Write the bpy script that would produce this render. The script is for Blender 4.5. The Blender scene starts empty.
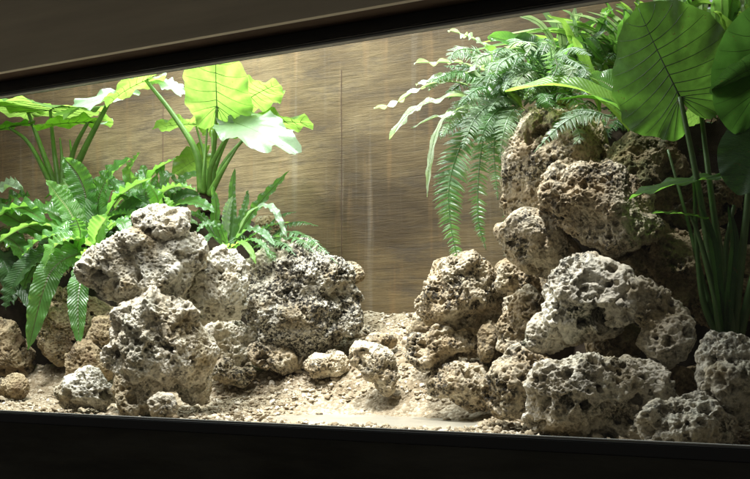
import bpy, bmesh, math, random
import numpy as np
from mathutils import Vector

C = bpy.context.scene.collection
SC = bpy.context.scene
R = math.radians

# ------------------------------------------------------------------ camera
F = 850.0                                   # focal length in photo pixels (750 wide)
ALPHA = math.atan(F / 1889.0)               # the glass runs off to the left
CAM = Vector((0.0, -2.0, 0.0))
FWD = Vector((-math.sin(ALPHA), math.cos(ALPHA), 0))
RGT = Vector((math.cos(ALPHA), math.sin(ALPHA), 0))
UP = Vector((0, 0, 1))
cd = bpy.data.cameras.new('camera')
cd.sensor_width = 36; cd.lens = 36 * F / 750.0
cd.shift_y = (339 - 239.5) / 750.0
cd.clip_start = 0.02; cd.clip_end = 100
cam = bpy.data.objects.new('camera', cd); C.objects.link(cam)
cam.location = CAM; cam.rotation_euler = (R(90), 0, ALPHA)
SC.camera = cam

# ------------------------------------------------------------------ world and lamps
w = bpy.data.worlds.new('World'); SC.world = w; w.use_nodes = True
bg = w.node_tree.nodes['Background']
bg.inputs[0].default_value = (0.95, 0.92, 0.84, 1); bg.inputs[1].default_value = 0.06
SC.view_settings.view_transform = 'Standard'; SC.view_settings.look = 'None'
SC.view_settings.exposure = 0.30; SC.view_settings.gamma = 1.0
SC.cycles.use_denoising = True
SC.cycles.max_bounces = 7; SC.cycles.transparent_max_bounces = 12
SC.cycles.sample_clamp_indirect = 4

def lamp(name, loc, target, power, size, color):
    d = bpy.data.lights.new(name, 'AREA'); d.shape = 'RECTANGLE'
    d.size, d.size_y = size; d.energy = power; d.color = color
    o = bpy.data.objects.new(name, d); C.objects.link(o)
    o.location = loc
    o.rotation_euler = (Vector(target) - Vector(loc)).to_track_quat('-Z', 'Y').to_euler()
    return o
def spot(name, loc, target, power, radius, ang, blend, color):
    d = bpy.data.lights.new(name, 'SPOT'); d.energy = power; d.color = color
    d.shadow_soft_size = radius; d.spot_size = R(ang); d.spot_blend = blend
    o = bpy.data.objects.new(name, d); C.objects.link(o); o.location = loc
    o.rotation_euler = (Vector(target) - Vector(loc)).to_track_quat('-Z', 'Y').to_euler()
    return o
spot('added_spot', (-2.5, -0.55, 4.2), (-2.3, .72, 0.05), 1150, .30, 42, .8, (1.0, 1.0, 1.0))  # unseen spot added, its cone shaped to leave the right side darker
spot('added_spot', (-1.2, -0.3, 3.9), (-1.0, .72, 0.4), 1350, .10, 27, .8, (1.0, 1.0, 1.0))  # unseen spot added to brighten the ferns on the right heap
lamp('roof_light', (-2.15, 1.05, 2.1), (-2.15, 0.95, 0), 112, (2.3, .7), (0.92, 1.0, 1.02))
lamp('front_fill_light', (-2.1, 0.06, 1.02), (-2.1, 0.42, 0.0), 18, (1.7, .07), (1.0, 1.0, 1.0))  # unseen lamp added behind the lintel to brighten the front rock faces

def ray(px, py):
    return FWD + RGT * ((px - 375) / F) + UP * ((339 - py) / F)
def P(px, py, Y):
    d = ray(px, py); t = (Y + 2.0) / d.y
    return CAM + d * t
def mpp(px, Y):                              # metres per photo pixel
    return (Y + 2.0) / ray(px, 339).y / F

# ------------------------------------------------------------------ tagging
def tag(o, label, cat, group=None, kind=None):
    if label: o['label'] = label
    if cat: o['category'] = cat
    if group: o['group'] = group
    if kind: o['kind'] = kind
    return o
def empty(name, loc, label, cat, group=None):
    o = bpy.data.objects.new(name, None); C.objects.link(o); o.location = loc
    o.empty_display_size = 0.05
    return tag(o, label, cat, group)
def meshobj(name, verts, faces, mat, parent=None, loc=(0, 0, 0), smooth=True, uvs=None):
    me = bpy.data.meshes.new(name)
    loc = Vector(loc)
    if parent is not None: off = loc + parent_loc(parent)
    else: off = loc
    if isinstance(verts, np.ndarray): vs = verts - np.array(off)
    else: vs = np.array([tuple(v) for v in verts], dtype=float) - np.array(off)
    if isinstance(faces, np.ndarray):
        me.vertices.add(len(vs)); me.vertices.foreach_set('co', vs.astype(np.float32).ravel())
        nf = len(faces); me.loops.add(nf * 3); me.loops.foreach_set('vertex_index', faces.ravel().astype(np.int32))
        me.polygons.add(nf); me.polygons.foreach_set('loop_start', np.arange(0, nf * 3, 3, dtype=np.int32))
        me.update(calc_edges=True)
    else:
        me.from_pydata([tuple(v) for v in vs], [], faces)
    me.validate(verbose=False)
    me.materials.append(mat)
    if smooth: me.polygons.foreach_set('use_smooth', [True] * len(me.polygons))
    if uvs is not None:
        a = me.attributes.new('leafuv', 'FLOAT_VECTOR', 'POINT')
        a.data.foreach_set('vector', np.array(uvs, dtype=np.float32).ravel())
    o = bpy.data.objects.new(name, me); C.objects.link(o); o.location = loc
    if parent is not None: o.parent = parent
    return o
def parent_loc(p):
    v = Vector((0, 0, 0))
    while p is not None:
        v = v + Vector(p.location); p = p.parent
    return v
def box(x0, x1, y0, y1, z0, z1, bev=0.0):
    bm = bmesh.new()
    bmesh.ops.create_cube(bm, size=1)
    for v in bm.verts:
        v.co = Vector(((x0 + x1) / 2 + v.co.x * (x1 - x0), (y0 + y1) / 2 + v.co.y * (y1 - y0), (z0 + z1) / 2 + v.co.z * (z1 - z0)))
    if bev: bmesh.ops.bevel(bm, geom=bm.edges[:], offset=bev, segments=2, affect='EDGES')
    vs = [v.co.copy() for v in bm.verts]; fs = [[v.index for v in f.verts] for f in bm.faces]
    bm.free(); return vs, fs

# ------------------------------------------------------------------ materials
def nodes(name):
    m = bpy.data.materials.new(name); m.use_nodes = True
    nt = m.node_tree
    for n in list(nt.nodes): nt.nodes.remove(n)
    out = nt.nodes.new('ShaderNodeOutputMaterial')
    return m, nt, out
def N(nt, t, **kw):
    n = nt.nodes.new(t)
    for k, v in kw.items(): setattr(n, k, v)
    return n
def L(nt, a, b): nt.links.new(a, b)
def ramp(nt, src, stops):
    r = N(nt, 'ShaderNodeValToRGB')
    e = r.color_ramp.elements
    while len(e) > 1: e.remove(e[-1])
    e[0].position, e[0].color = stops[0][0], (*stops[0][1], 1)
    for p, c in stops[1:]:
        x = e.new(p); x.color = (*c, 1)
    L(nt, src, r.inputs[0]); return r.outputs[0]
def g(v): return (v, v, v)
def mix(nt, fac, a, b, mode='MIX'):
    m = N(nt, 'ShaderNodeMix', data_type='RGBA', blend_type=mode)
    if isinstance(fac, (int, float)): m.inputs[0].default_value = fac
    else: L(nt, fac, m.inputs[0])
    for k, x in ((6, a), (7, b)):
        if isinstance(x, tuple): m.inputs[k].default_value = (*x, 1)
        else: L(nt, x, m.inputs[k])
    return m.outputs[2]
def noise(nt, vec, scale, detail=4, rough=0.55, dist=0.0):
    n = N(nt, 'ShaderNodeTexNoise'); n.inputs['Scale'].default_value = scale
    n.inputs['Detail'].default_value = detail; n.inputs['Roughness'].default_value = rough
    n.inputs['Distortion'].default_value = dist
    L(nt, vec, n.inputs['Vector']); return n.outputs[0]
def mapping(nt, vec, sc=(1, 1, 1), loc=(0, 0, 0)):
    m = N(nt, 'ShaderNodeMapping'); m.inputs['Scale'].default_value = sc; m.inputs['Location'].default_value = loc
    L(nt, vec, m.inputs[0]); return m.outputs[0]

def rock_mat(name, pale, mid, tan, stain_lo, stain_amt, green=0.0):
    m, nt, out = nodes(name)
    tc = N(nt, 'ShaderNodeTexCoord'); oi = N(nt, 'ShaderNodeObjectInfo')
    ml = N(nt, 'ShaderNodeMath', operation='MULTIPLY'); ml.inputs[1].default_value = 37.0; L(nt, oi.outputs['Random'], ml.inputs[0])
    va = N(nt, 'ShaderNodeVectorMath', operation='ADD'); L(nt, tc.outputs['Object'], va.inputs[0]); L(nt, ml.outputs[0], va.inputs[1])
    v = va.outputs[0]
    n1 = noise(nt, v, 7, 5, 0.6, 0.4)
    col = ramp(nt, n1, [(0.34, tan), (0.47, mid), (0.58, pale), (0.8, tuple(min(.85, c * 1.12) for c in pale))])
    n2 = noise(nt, v, 60, 5, 0.7)
    grain = ramp(nt, n2, [(0.3, g(0.55)), (0.5, g(0.95)), (0.7, g(1.15))])
    col = mix(nt, 1.0, col, grain, 'MULTIPLY')
    # blackish lichen speckle, gathered in patches
    vo = N(nt, 'ShaderNodeTexVoronoi'); vo.inputs['Scale'].default_value = 62; vo.inputs['Randomness'].default_value = 1
    wv = noise(nt, v, 40, 3, 0.6); vm = N(nt, 'ShaderNodeVectorMath', operation='SCALE'); L(nt, v, vm.inputs[0]); vm.inputs[3].default_value = 1.0
    wa = N(nt, 'ShaderNodeVectorMath', operation='MULTIPLY_ADD'); L(nt, wv, wa.inputs[0]); wa.inputs[1].default_value = (.035, .035, .035); L(nt, vm.outputs[0], wa.inputs[2])
    L(nt, wa.outputs[0], vo.inputs['Vector'])
    n3 = noise(nt, v, 10, 4, 0.65)
    patch = ramp(nt, n3, [(stain_lo, g(0)), (stain_lo + 0.16, g(1))])
    n4 = noise(nt, v, 75, 4, 0.75)
    spk = ramp(nt, n4, [(0.46, g(0)), (0.54, g(1))])
    sp2 = ramp(nt, vo.outputs[0], [(0.14, g(1)), (0.28, g(0))])
    spk = mix(nt, 1.0, spk, sp2, 'LIGHTEN')
    f = mix(nt, 1.0, patch, spk, 'MULTIPLY')
    fm = N(nt, 'ShaderNodeMath', operation='MULTIPLY'); fm.inputs[1].default_value = stain_amt; L(nt, f, fm.inputs[0])
    col = mix(nt, fm.outputs[0], col, (0.035, 0.032, 0.026))
    if green:
        n5 = noise(nt, v, 5, 4, 0.6)
        gf = ramp(nt, n5, [(0.5, g(0)), (0.66, g(green))])
        col = mix(nt, gf, col, (0.12, 0.14, 0.05))
    bs = N(nt, 'ShaderNodeBsdfPrincipled'); L(nt, col, bs.inputs['Base Color'])
    bs.inputs['Roughness'].default_value = 0.9; bs.inputs['Specular IOR Level'].default_value = 0.25
    b1 = N(nt, 'ShaderNodeBump'); b1.inputs['Strength'].default_value = 0.9; b1.inputs['Distance'].default_value = 0.006
    nb = noise(nt, v, 130, 6, 0.75); L(nt, nb, b1.inputs['Height'])
    b2 = N(nt, 'ShaderNodeBump'); b2.inputs['Strength'].default_value = 0.8; b2.inputs['Distance'].default_value = 0.006
    L(nt, vo.outputs[0], b2.inputs['Height']); L(nt, b1.outputs[0], b2.inputs['Normal'])
    L(nt, b2.outputs[0], bs.inputs['Normal']); L(nt, bs.outputs[0], out.inputs[0])
    return m
M = {}
M['pale'] = rock_mat('pale_limestone', (.74, .71, .59), (.62, .57, .44), (.46, .38, .24), .50, .8)
M['grey'] = rock_mat('grey_limestone', (.80, .74, .60), (.66, .59, .45), (.44, .36, .22), .47, .95, .3)
M['speck'] = rock_mat('speckled_limestone', (.70, .66, .54), (.50, .46, .36), (.34, .28, .18), .33, 1.0)
M['tan'] = rock_mat('tan_limestone', (.66, .58, .42), (.54, .44, .29), (.36, .27, .15), .42, .95)
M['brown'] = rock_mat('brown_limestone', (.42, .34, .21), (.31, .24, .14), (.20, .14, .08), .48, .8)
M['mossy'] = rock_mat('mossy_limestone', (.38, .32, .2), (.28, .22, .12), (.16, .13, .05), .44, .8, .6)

def leaf_mat(name, top, trans, tfac=0.45, rough=0.32, rib=None, ribw=0.10, spec=0.6, mott=0.25, vb=.35):
    m, nt, out = nodes(name)
    tc = N(nt, 'ShaderNodeTexCoord'); v = tc.outputs['Object']
    n1 = noise(nt, v, 14, 4, 0.6)
    c1 = ramp(nt, n1, [(0.3, g(1 - mott)), (0.7, g(1 + mott))])
    base = mix(nt, 1.0, top, c1, 'MULTIPLY'); tr = mix(nt, 1.0, trans, c1, 'MULTIPLY')
    at = N(nt, 'ShaderNodeAttribute', attribute_name='leafuv')
    sx = N(nt, 'ShaderNodeSeparateXYZ'); L(nt, at.outputs['Vector'], sx.inputs[0])
    if rib:
        ab = N(nt, 'ShaderNodeMath', operation='ABSOLUTE'); L(nt, sx.outputs[0], ab.inputs[0])
        rf = ramp(nt, ab.outputs[0], [(ribw * .5, g(1)), (ribw, g(0))])
        base = mix(nt, rf, base, rib); tr = mix(nt, rf, tr, tuple(c * .7 for c in rib))
    n9 = noise(nt, v, 55, 3, .7)
    bf = ramp(nt, n9, [(0.66, g(0)), (0.70, g(.7))])
    base = mix(nt, bf, base, (.16, .10, .035)); tr = mix(nt, bf, tr, (.2, .12, .03))
    # fine side veins
    wv = N(nt, 'ShaderNodeMath', operation='MULTIPLY_ADD'); ab2 = N(nt, 'ShaderNodeMath', operation='ABSOLUTE'); L(nt, sx.outputs[0], ab2.inputs[0])
    L(nt, ab2.outputs[0], wv.inputs[0]); wv.inputs[1].default_value = -0.10; L(nt, sx.outputs[1], wv.inputs[2])
    sn = N(nt, 'ShaderNodeMath', operation='MULTIPLY'); L(nt, wv.outputs[0], sn.inputs[0]); sn.inputs[1].default_value = 210
    si = N(nt, 'ShaderNodeMath', operation='SINE'); L(nt, sn.outputs[0], si.inputs[0])
    bp = N(nt, 'ShaderNodeBump'); bp.inputs['Strength'].default_value = vb; bp.inputs['Distance'].default_value = 0.002
    L(nt, si.outputs[0], bp.inputs['Height'])
    b3 = N(nt, 'ShaderNodeBump'); b3.inputs['Strength'].default_value = 0.4; b3.inputs['Distance'].default_value = 0.004
    L(nt, noise(nt, v, 40, 3, .6), b3.inputs['Height']); L(nt, bp.outputs[0], b3.inputs['Normal'])
    bs = N(nt, 'ShaderNodeBsdfPrincipled'); L(nt, base, bs.inputs['Base Color'])
    bs.inputs['Roughness'].default_value = rough; bs.inputs['Specular IOR Level'].default_value = spec
    L(nt, b3.outputs[0], bs.inputs['Normal'])
    tl = N(nt, 'ShaderNodeBsdfTranslucent'); L(nt, tr, tl.inputs[0])
    mx = N(nt, 'ShaderNodeMixShader'); mx.inputs[0].default_value = tfac
    L(nt, bs.outputs[0], mx.inputs[1]); L(nt, tl.outputs[0], mx.inputs[2]); L(nt, mx.outputs[0], out.inputs[0])
    return m
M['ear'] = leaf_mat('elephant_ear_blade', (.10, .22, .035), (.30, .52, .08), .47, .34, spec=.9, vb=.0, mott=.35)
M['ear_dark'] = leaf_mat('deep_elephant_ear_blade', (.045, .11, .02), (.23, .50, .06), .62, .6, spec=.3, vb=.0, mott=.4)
M['vein'] = leaf_mat('leaf_vein', (.10, .20, .05), (.10, .22, .04), .25, .5)
M['vein_dark'] = leaf_mat('dark_leaf_vein', (.02, .05, .012), (.02, .05, .01), .1, .5)
M['stalk'] = leaf_mat('green_stalk', (.13, .27, .05), (.2, .4, .05), .2, .4)
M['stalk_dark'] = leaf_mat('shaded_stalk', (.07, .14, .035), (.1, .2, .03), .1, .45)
M['nest'] = leaf_mat('nest_fern_frond', (.065, .18, .04), (.28, .62, .08), .42, .30, rib=(.10, .14, .04), ribw=.09, spec=.9)
M['nestlight'] = leaf_mat('pale_nest_fern_frond', (.13, .29, .07), (.40, .76, .12), .45, .30, rib=(.30, .42, .12), ribw=.09, spec=.9)
M['fern'] = leaf_mat('sword_fern_frond', (.08, .19, .06), (.26, .52, .10), .38, .28, spec=1.0)
M['fernpale'] = leaf_mat('silvery_fern_frond', (.26, .38, .23), (.36, .58, .2), .38, .28, spec=1.0)
M['ribbon'] = leaf_mat('ribbon_fern_frond', (.40, .50, .32), (.50, .68, .25), .4, .3, rib=(.14, .28, .07), ribw=.16, spec=1.0)
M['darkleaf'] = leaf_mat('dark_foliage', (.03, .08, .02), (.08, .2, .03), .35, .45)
M['ear_glare'] = leaf_mat('glare_paled_blade', (.20, .31, .17), (.30, .5, .16), .3, .42, spec=1.0, vb=0)  # white glare on the leaf put into a paler base colour
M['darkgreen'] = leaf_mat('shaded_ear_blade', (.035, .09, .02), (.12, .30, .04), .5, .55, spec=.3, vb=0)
M['limeleaf'] = leaf_mat('lime_leaf', (.18, .36, .07), (.48, .80, .11), .5, .4)

def simple(name, col, rough=.6, bump=None, spec=.4, var=0.2, vscale=4, stretch=(1, 1, 1)):
    m, nt, out = nodes(name)
    tc = N(nt, 'ShaderNodeTexCoord'); v = mapping(nt, tc.outputs['Object'], stretch)
    c = ramp(nt, noise(nt, v, vscale, 5, .6), [(.3, tuple(x * (1 - var) for x in col)), (.7, tuple(x * (1 + var) for x in col))])
    bs = N(nt, 'ShaderNodeBsdfPrincipled'); L(nt, c, bs.inputs['Base Color']); bs.inputs['Roughness'].default_value = rough
    bs.inputs['Specular IOR Level'].default_value = spec
    if bump:
        b = N(nt, 'ShaderNodeBump'); b.inputs['Strength'].default_value = bump[1]; b.inputs['Distance'].default_value = .005
        L(nt, noise(nt, v, bump[0], 5, .65), b.inputs['Height']); L(nt, b.outputs[0], bs.inputs['Normal'])
    L(nt, bs.outputs[0], out.inputs[0]); return m
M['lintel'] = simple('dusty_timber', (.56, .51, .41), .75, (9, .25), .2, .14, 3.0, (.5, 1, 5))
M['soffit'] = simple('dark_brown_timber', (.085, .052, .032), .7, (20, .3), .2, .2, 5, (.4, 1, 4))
M['frame'] = simple('black_metal', (.012, .012, .012), .38, None, .5, .1)
M['rail_highlight'] = simple('rail_highlight_grey', (.38, .37, .34), .5, None, .5, .15)  # highlight along the frame edge, put into a light grey colour
M['plinth'] = simple('black_stained_wood', (.06, .058, .048), .85, (14, .6), .15, .35, 4, (.6, 1, 3))
M['sidewall'] = simple('dim_concrete', (.25, .2, .14), .85, (20, .5))
M['louvre'] = simple('white_louvre', (.75, .77, .78), .5)
M['twig'] = simple('dry_twig', (.22, .13, .06), .8, (60, .5))
M['trunk'] = simple('fibrous_brown_stem', (.06, .045, .028), .9, (60, 1), .2, .5, 40)
M['soil'] = simple('dark_soil', (.028, .021, .014), .95, (30, 1), .1, .5, 20)

def wall_mat():
    m, nt, out = nodes('timber_grained_concrete')
    tc = N(nt, 'ShaderNodeTexCoord'); v = tc.outputs['Object']
    big = noise(nt, mapping(nt, v, (.6, 1, 1.2)), 2.2, 4, .55, .3)
    col = ramp(nt, big, [(.3, (.060, .038, .015)), (.43, (.112, .075, .032)), (.57, (.165, .117, .054)), (.7, (.24, .18, .095))])
    gr = noise(nt, mapping(nt, v, (1.5, 1, 17)), 3.0, 8, .66, 1.0)
    col = mix(nt, 1.0, col, ramp(nt, gr, [(.30, g(.58)), (.43, g(.90)), (.6, g(1.05)), (.75, g(1.12))]), 'MULTIPLY')
    fine = noise(nt, mapping(nt, v, (7, 1, 45)), 6.0, 6, .75, .6)
    col = mix(nt, 1.0, col, ramp(nt, fine, [(.35, g(.80)), (.5, g(1)), (.7, g(1.08))]), 'MULTIPLY')
    # blotchy dark mould
    bl = noise(nt, mapping(nt, v, (.8, 1, 3.2)), 3.6, 9, .78, .3)
    col = mix(nt, ramp(nt, bl, [(.48, g(0)), (.66, g(.7))]), col, (.055, .041, .028))
    # vertical water streaks, pale and rusty
    sv = noise(nt, mapping(nt, v, (9, 1, .35)), 2.0, 4, .6)
    col = mix(nt, ramp(nt, sv, [(.58, g(0)), (.78, g(.22))]), col, (.32, .29, .24))
    sr = noise(nt, mapping(nt, v, (6, 1, .5), (4, 0, 2)), 2.0, 3, .6)
    col = mix(nt, ramp(nt, sr, [(.56, g(0)), (.74, g(.42))]), col, (.26, .15, .06))
    bs = N(nt, 'ShaderNodeBsdfPrincipled'); L(nt, col, bs.inputs['Base Color']); bs.inputs['Roughness'].default_value = .75
    bs.inputs['Specular IOR Level'].default_value = .3
    b = N(nt, 'ShaderNodeBump'); b.inputs['Strength'].default_value = .6; b.inputs['Distance'].default_value = .006; L(nt, gr, b.inputs['Height'])
    b2 = N(nt, 'ShaderNodeBump'); b2.inputs['Strength'].default_value = .5; b2.inputs['Distance'].default_value = .003; L(nt, fine, b2.inputs['Height']); L(nt, b.outputs[0], b2.inputs['Normal'])
    L(nt, b2.outputs[0], bs.inputs['Normal']); L(nt, bs.outputs[0], out.inputs[0]); return m
M['wall'] = wall_mat()

def gravel_mat(name, dark=1.0):
    m, nt, out = nodes(name)
    tc = N(nt, 'ShaderNodeTexCoord'); v = tc.outputs['Object']
    vo = N(nt, 'ShaderNodeTexVoronoi'); vo.inputs['Scale'].default_value = 95; L(nt, v, vo.inputs['Vector'])
    hs = N(nt, 'ShaderNodeSeparateColor'); L(nt, vo.outputs['Color'], hs.inputs[0])
    c = ramp(nt, hs.outputs[0], [(0, (.20, .16, .10)), (.35, (.29, .235, .155)), (.7, (.37, .31, .215)), (1, (.46, .41, .31))])
    c2 = ramp(nt, noise(nt, v, 5, 5, .6), [(.35, (.62, .58, .52)), (.6, (1, 1, 1))])
    c = mix(nt, dark, c, c2, 'MULTIPLY')
    c = mix(nt, 1.0, c, ramp(nt, noise(nt, v, 220, 4, .7), [(.3, g(.7)), (.6, g(1.08))]), 'MULTIPLY')
    bs = N(nt, 'ShaderNodeBsdfPrincipled'); L(nt, c, bs.inputs['Base Color']); bs.inputs['Roughness'].default_value = .9
    bs.inputs['Specular IOR Level'].default_value = .2
    b = N(nt, 'ShaderNodeBump'); b.inputs['Strength'].default_value = .8; b.inputs['Distance'].default_value = .006; b.invert = True
    L(nt, vo.outputs[0], b.inputs['Height']); b2 = N(nt, 'ShaderNodeBump'); b2.inputs['Strength'].default_value = .6; b2.inputs['Distance'].default_value = .003
    L(nt, noise(nt, v, 300, 4, .7), b2.inputs['Height']); L(nt, b.outputs[0], b2.inputs['Normal'])
    L(nt, b2.outputs[0], bs.inputs['Normal']); L(nt, bs.outputs[0], out.inputs[0]); return m
M['gravel'] = gravel_mat('coral_gravel')
def pebble_mat():
    m, nt, out = nodes('gravel_pebble')
    at = N(nt, 'ShaderNodeAttribute', attribute_name='tone'); sx = N(nt, 'ShaderNodeSeparateXYZ'); L(nt, at.outputs['Vector'], sx.inputs[0])
    c = ramp(nt, sx.outputs[0], [(0, (.18, .135, .08)), (.3, (.31, .25, .16)), (.7, (.43, .36, .25)), (1, (.60, .54, .43))])
    tc = N(nt, 'ShaderNodeTexCoord')
    nn = noise(nt, tc.outputs['Object'], 160, 5, .7)
    c = mix(nt, 1.0, c, ramp(nt, nn, [(.3, g(.6)), (.55, g(1.05))]), 'MULTIPLY')
    bs = N(nt, 'ShaderNodeBsdfPrincipled'); L(nt, c, bs.inputs['Base Color']); bs.inputs['Roughness'].default_value = .9
    bs.inputs['Specular IOR Level'].default_value = .2
    b = N(nt, 'ShaderNodeBump'); b.inputs['Strength'].default_value = .8; b.inputs['Distance'].default_value = .003; L(nt, nn, b.inputs['Height'])
    L(nt, b.outputs[0], bs.inputs['Normal']); L(nt, bs.outputs[0], out.inputs[0]); return m
M['pebble'] = pebble_mat()
def water_mat():
    m, nt, out = nodes('shallow_silty_water')
    tc = N(nt, 'ShaderNodeTexCoord'); v = tc.outputs['Object']
    c = ramp(nt, noise(nt, v, 9, 4, .6), [(.3, (.20, .18, .14)), (.7, (.30, .28, .22))])
    bs = N(nt, 'ShaderNodeBsdfPrincipled'); L(nt, c, bs.inputs['Base Color']); bs.inputs['Roughness'].default_value = .32
    bs.inputs['Specular IOR Level'].default_value = .4
    b = N(nt, 'ShaderNodeBump'); b.inputs['Strength'].default_value = .25; b.inputs['Distance'].default_value = .002
    L(nt, noise(nt, v, 60, 3, .5), b.inputs['Height']); L(nt, b.outputs[0], bs.inputs['Normal'])
    L(nt, bs.outputs[0], out.inputs[0]); return m
M['water'] = water_mat()
def glass_mat():
    m, nt, out = nodes('window_glass')
    tr = N(nt, 'ShaderNodeBsdfTransparent'); tr.inputs[0].default_value = (.985, .99, .985, 1)
    gl = N(nt, 'ShaderNodeBsdfGlossy'); gl.inputs['Roughness'].default_value = .02
    fr = N(nt, 'ShaderNodeFresnel'); fr.inputs[0].default_value = 1.45
    mx = N(nt, 'ShaderNodeMixShader'); gb = N(nt, 'ShaderNodeNewGeometry'); iv = N(nt, 'ShaderNodeMath', operation='SUBTRACT'); iv.inputs[0].default_value = 1; L(nt, gb.outputs['Backfacing'], iv.inputs[1]); mm = N(nt, 'ShaderNodeMath', operation='MULTIPLY'); L(nt, fr.outputs[0], mm.inputs[0]); L(nt, iv.outputs[0], mm.inputs[1]); L(nt, mm.outputs[0], mx.inputs[0]); L(nt, tr.outputs[0], mx.inputs[1]); L(nt, gl.outputs[0], mx.inputs[2])
    L(nt, mx.outputs[0], out.inputs[0]); return m
M['glass'] = glass_mat()

# ------------------------------------------------------------------ numpy noise
def _h(ix, iy, iz, s):
    n = (ix * 374761393 + iy * 668265263 + iz * 2147483647 + s * 1274126177) & 0xFFFFFFFF
    n = ((n ^ (n >> 13)) * 1274126177) & 0xFFFFFFFF
    n = ((n ^ (n >> 16)) * 2246822519) & 0xFFFFFFFF
    return (n ^ (n >> 15)) & 0xFFFFFFFF
def vnoise(p, s=0):
    i = np.floor(p).astype(np.int64); f = p - i; u = f * f * (3 - 2 * f)
    r = 0
    for dx in (0, 1):
        wx = u[:, 0] if dx else 1 - u[:, 0]
        for dy in (0, 1):
            wy = u[:, 1] if dy else 1 - u[:, 1]
            for dz in (0, 1):
                wz = u[:, 2] if dz else 1 - u[:, 2]
                hsh = _h(i[:, 0] + dx, i[:, 1] + dy, i[:, 2] + dz, s)
                gx = ((hsh & 1023) / 511.5 - 1); gy = (((hsh >> 10) & 1023) / 511.5 - 1); gz = (((hsh >> 20) & 1023) / 511.5 - 1)
                r = r + wx * wy * wz * (gx * (f[:, 0] - dx) + gy * (f[:, 1] - dy) + gz * (f[:, 2] - dz))
    return r
def fbm(p, o=4, s=0, gain=.5):
    r = 0; a = 1
    for k in range(o):
        r = r + a * vnoise(p * 2 ** k + 17.3 * k, s + k); a *= gain
    return r
def ridged(p, o=4, s=0, gain=.55):
    r = 0; a = 1
    for k in range(o):
        r = r + a * (1 - 2.2 * np.abs(vnoise(p * 2.1 ** k + 9.1 * k, s + k))); a *= gain
    return r
def worley(p, s=0):
    i = np.floor(p).astype(np.int64); f = p - i; best = np.full(len(p), 9.0)
    for dx in (-1, 0, 1):
        for dy in (-1, 0, 1):
            for dz in (-1, 0, 1):
                hsh = _h(i[:, 0] + dx, i[:, 1] + dy, i[:, 2] + dz, s)
                d = (dx + (hsh & 1023) / 1023 - f[:, 0]) ** 2 + (dy + ((hsh >> 10) & 1023) / 1023 - f[:, 1]) ** 2 + (dz + ((hsh >> 20) & 1023) / 1023 - f[:, 2]) ** 2
                best = np.minimum(best, d)
    return np.sqrt(best)
def sstep(a, b, x):
    t = np.clip((x - a) / (b - a), 0, 1); return t * t * (3 - 2 * t)

_ico = {}
def ico(n):
    if n not in _ico:
        bm = bmesh.new(); bmesh.ops.create_icosphere(bm, subdivisions=n, radius=1)
        v = np.array([x.co[:] for x in bm.verts]); f = np.array([[a.index for a in x.verts] for x in bm.faces]); bm.free()
        _ico[n] = (v / np.linalg.norm(v, axis=1)[:, None], f)
    return _ico[n]
def vnormals(v, f):
    a, b, c = v[f[:, 0]], v[f[:, 1]], v[f[:, 2]]
    fn = np.cross(b - a, c - a); n = np.zeros_like(v)
    for k in range(3):
        for ax in range(3): n[:, ax] += np.bincount(f[:, k], fn[:, ax], len(v))
    return n / (np.linalg.norm(n, axis=1)[:, None] + 1e-12)

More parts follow.
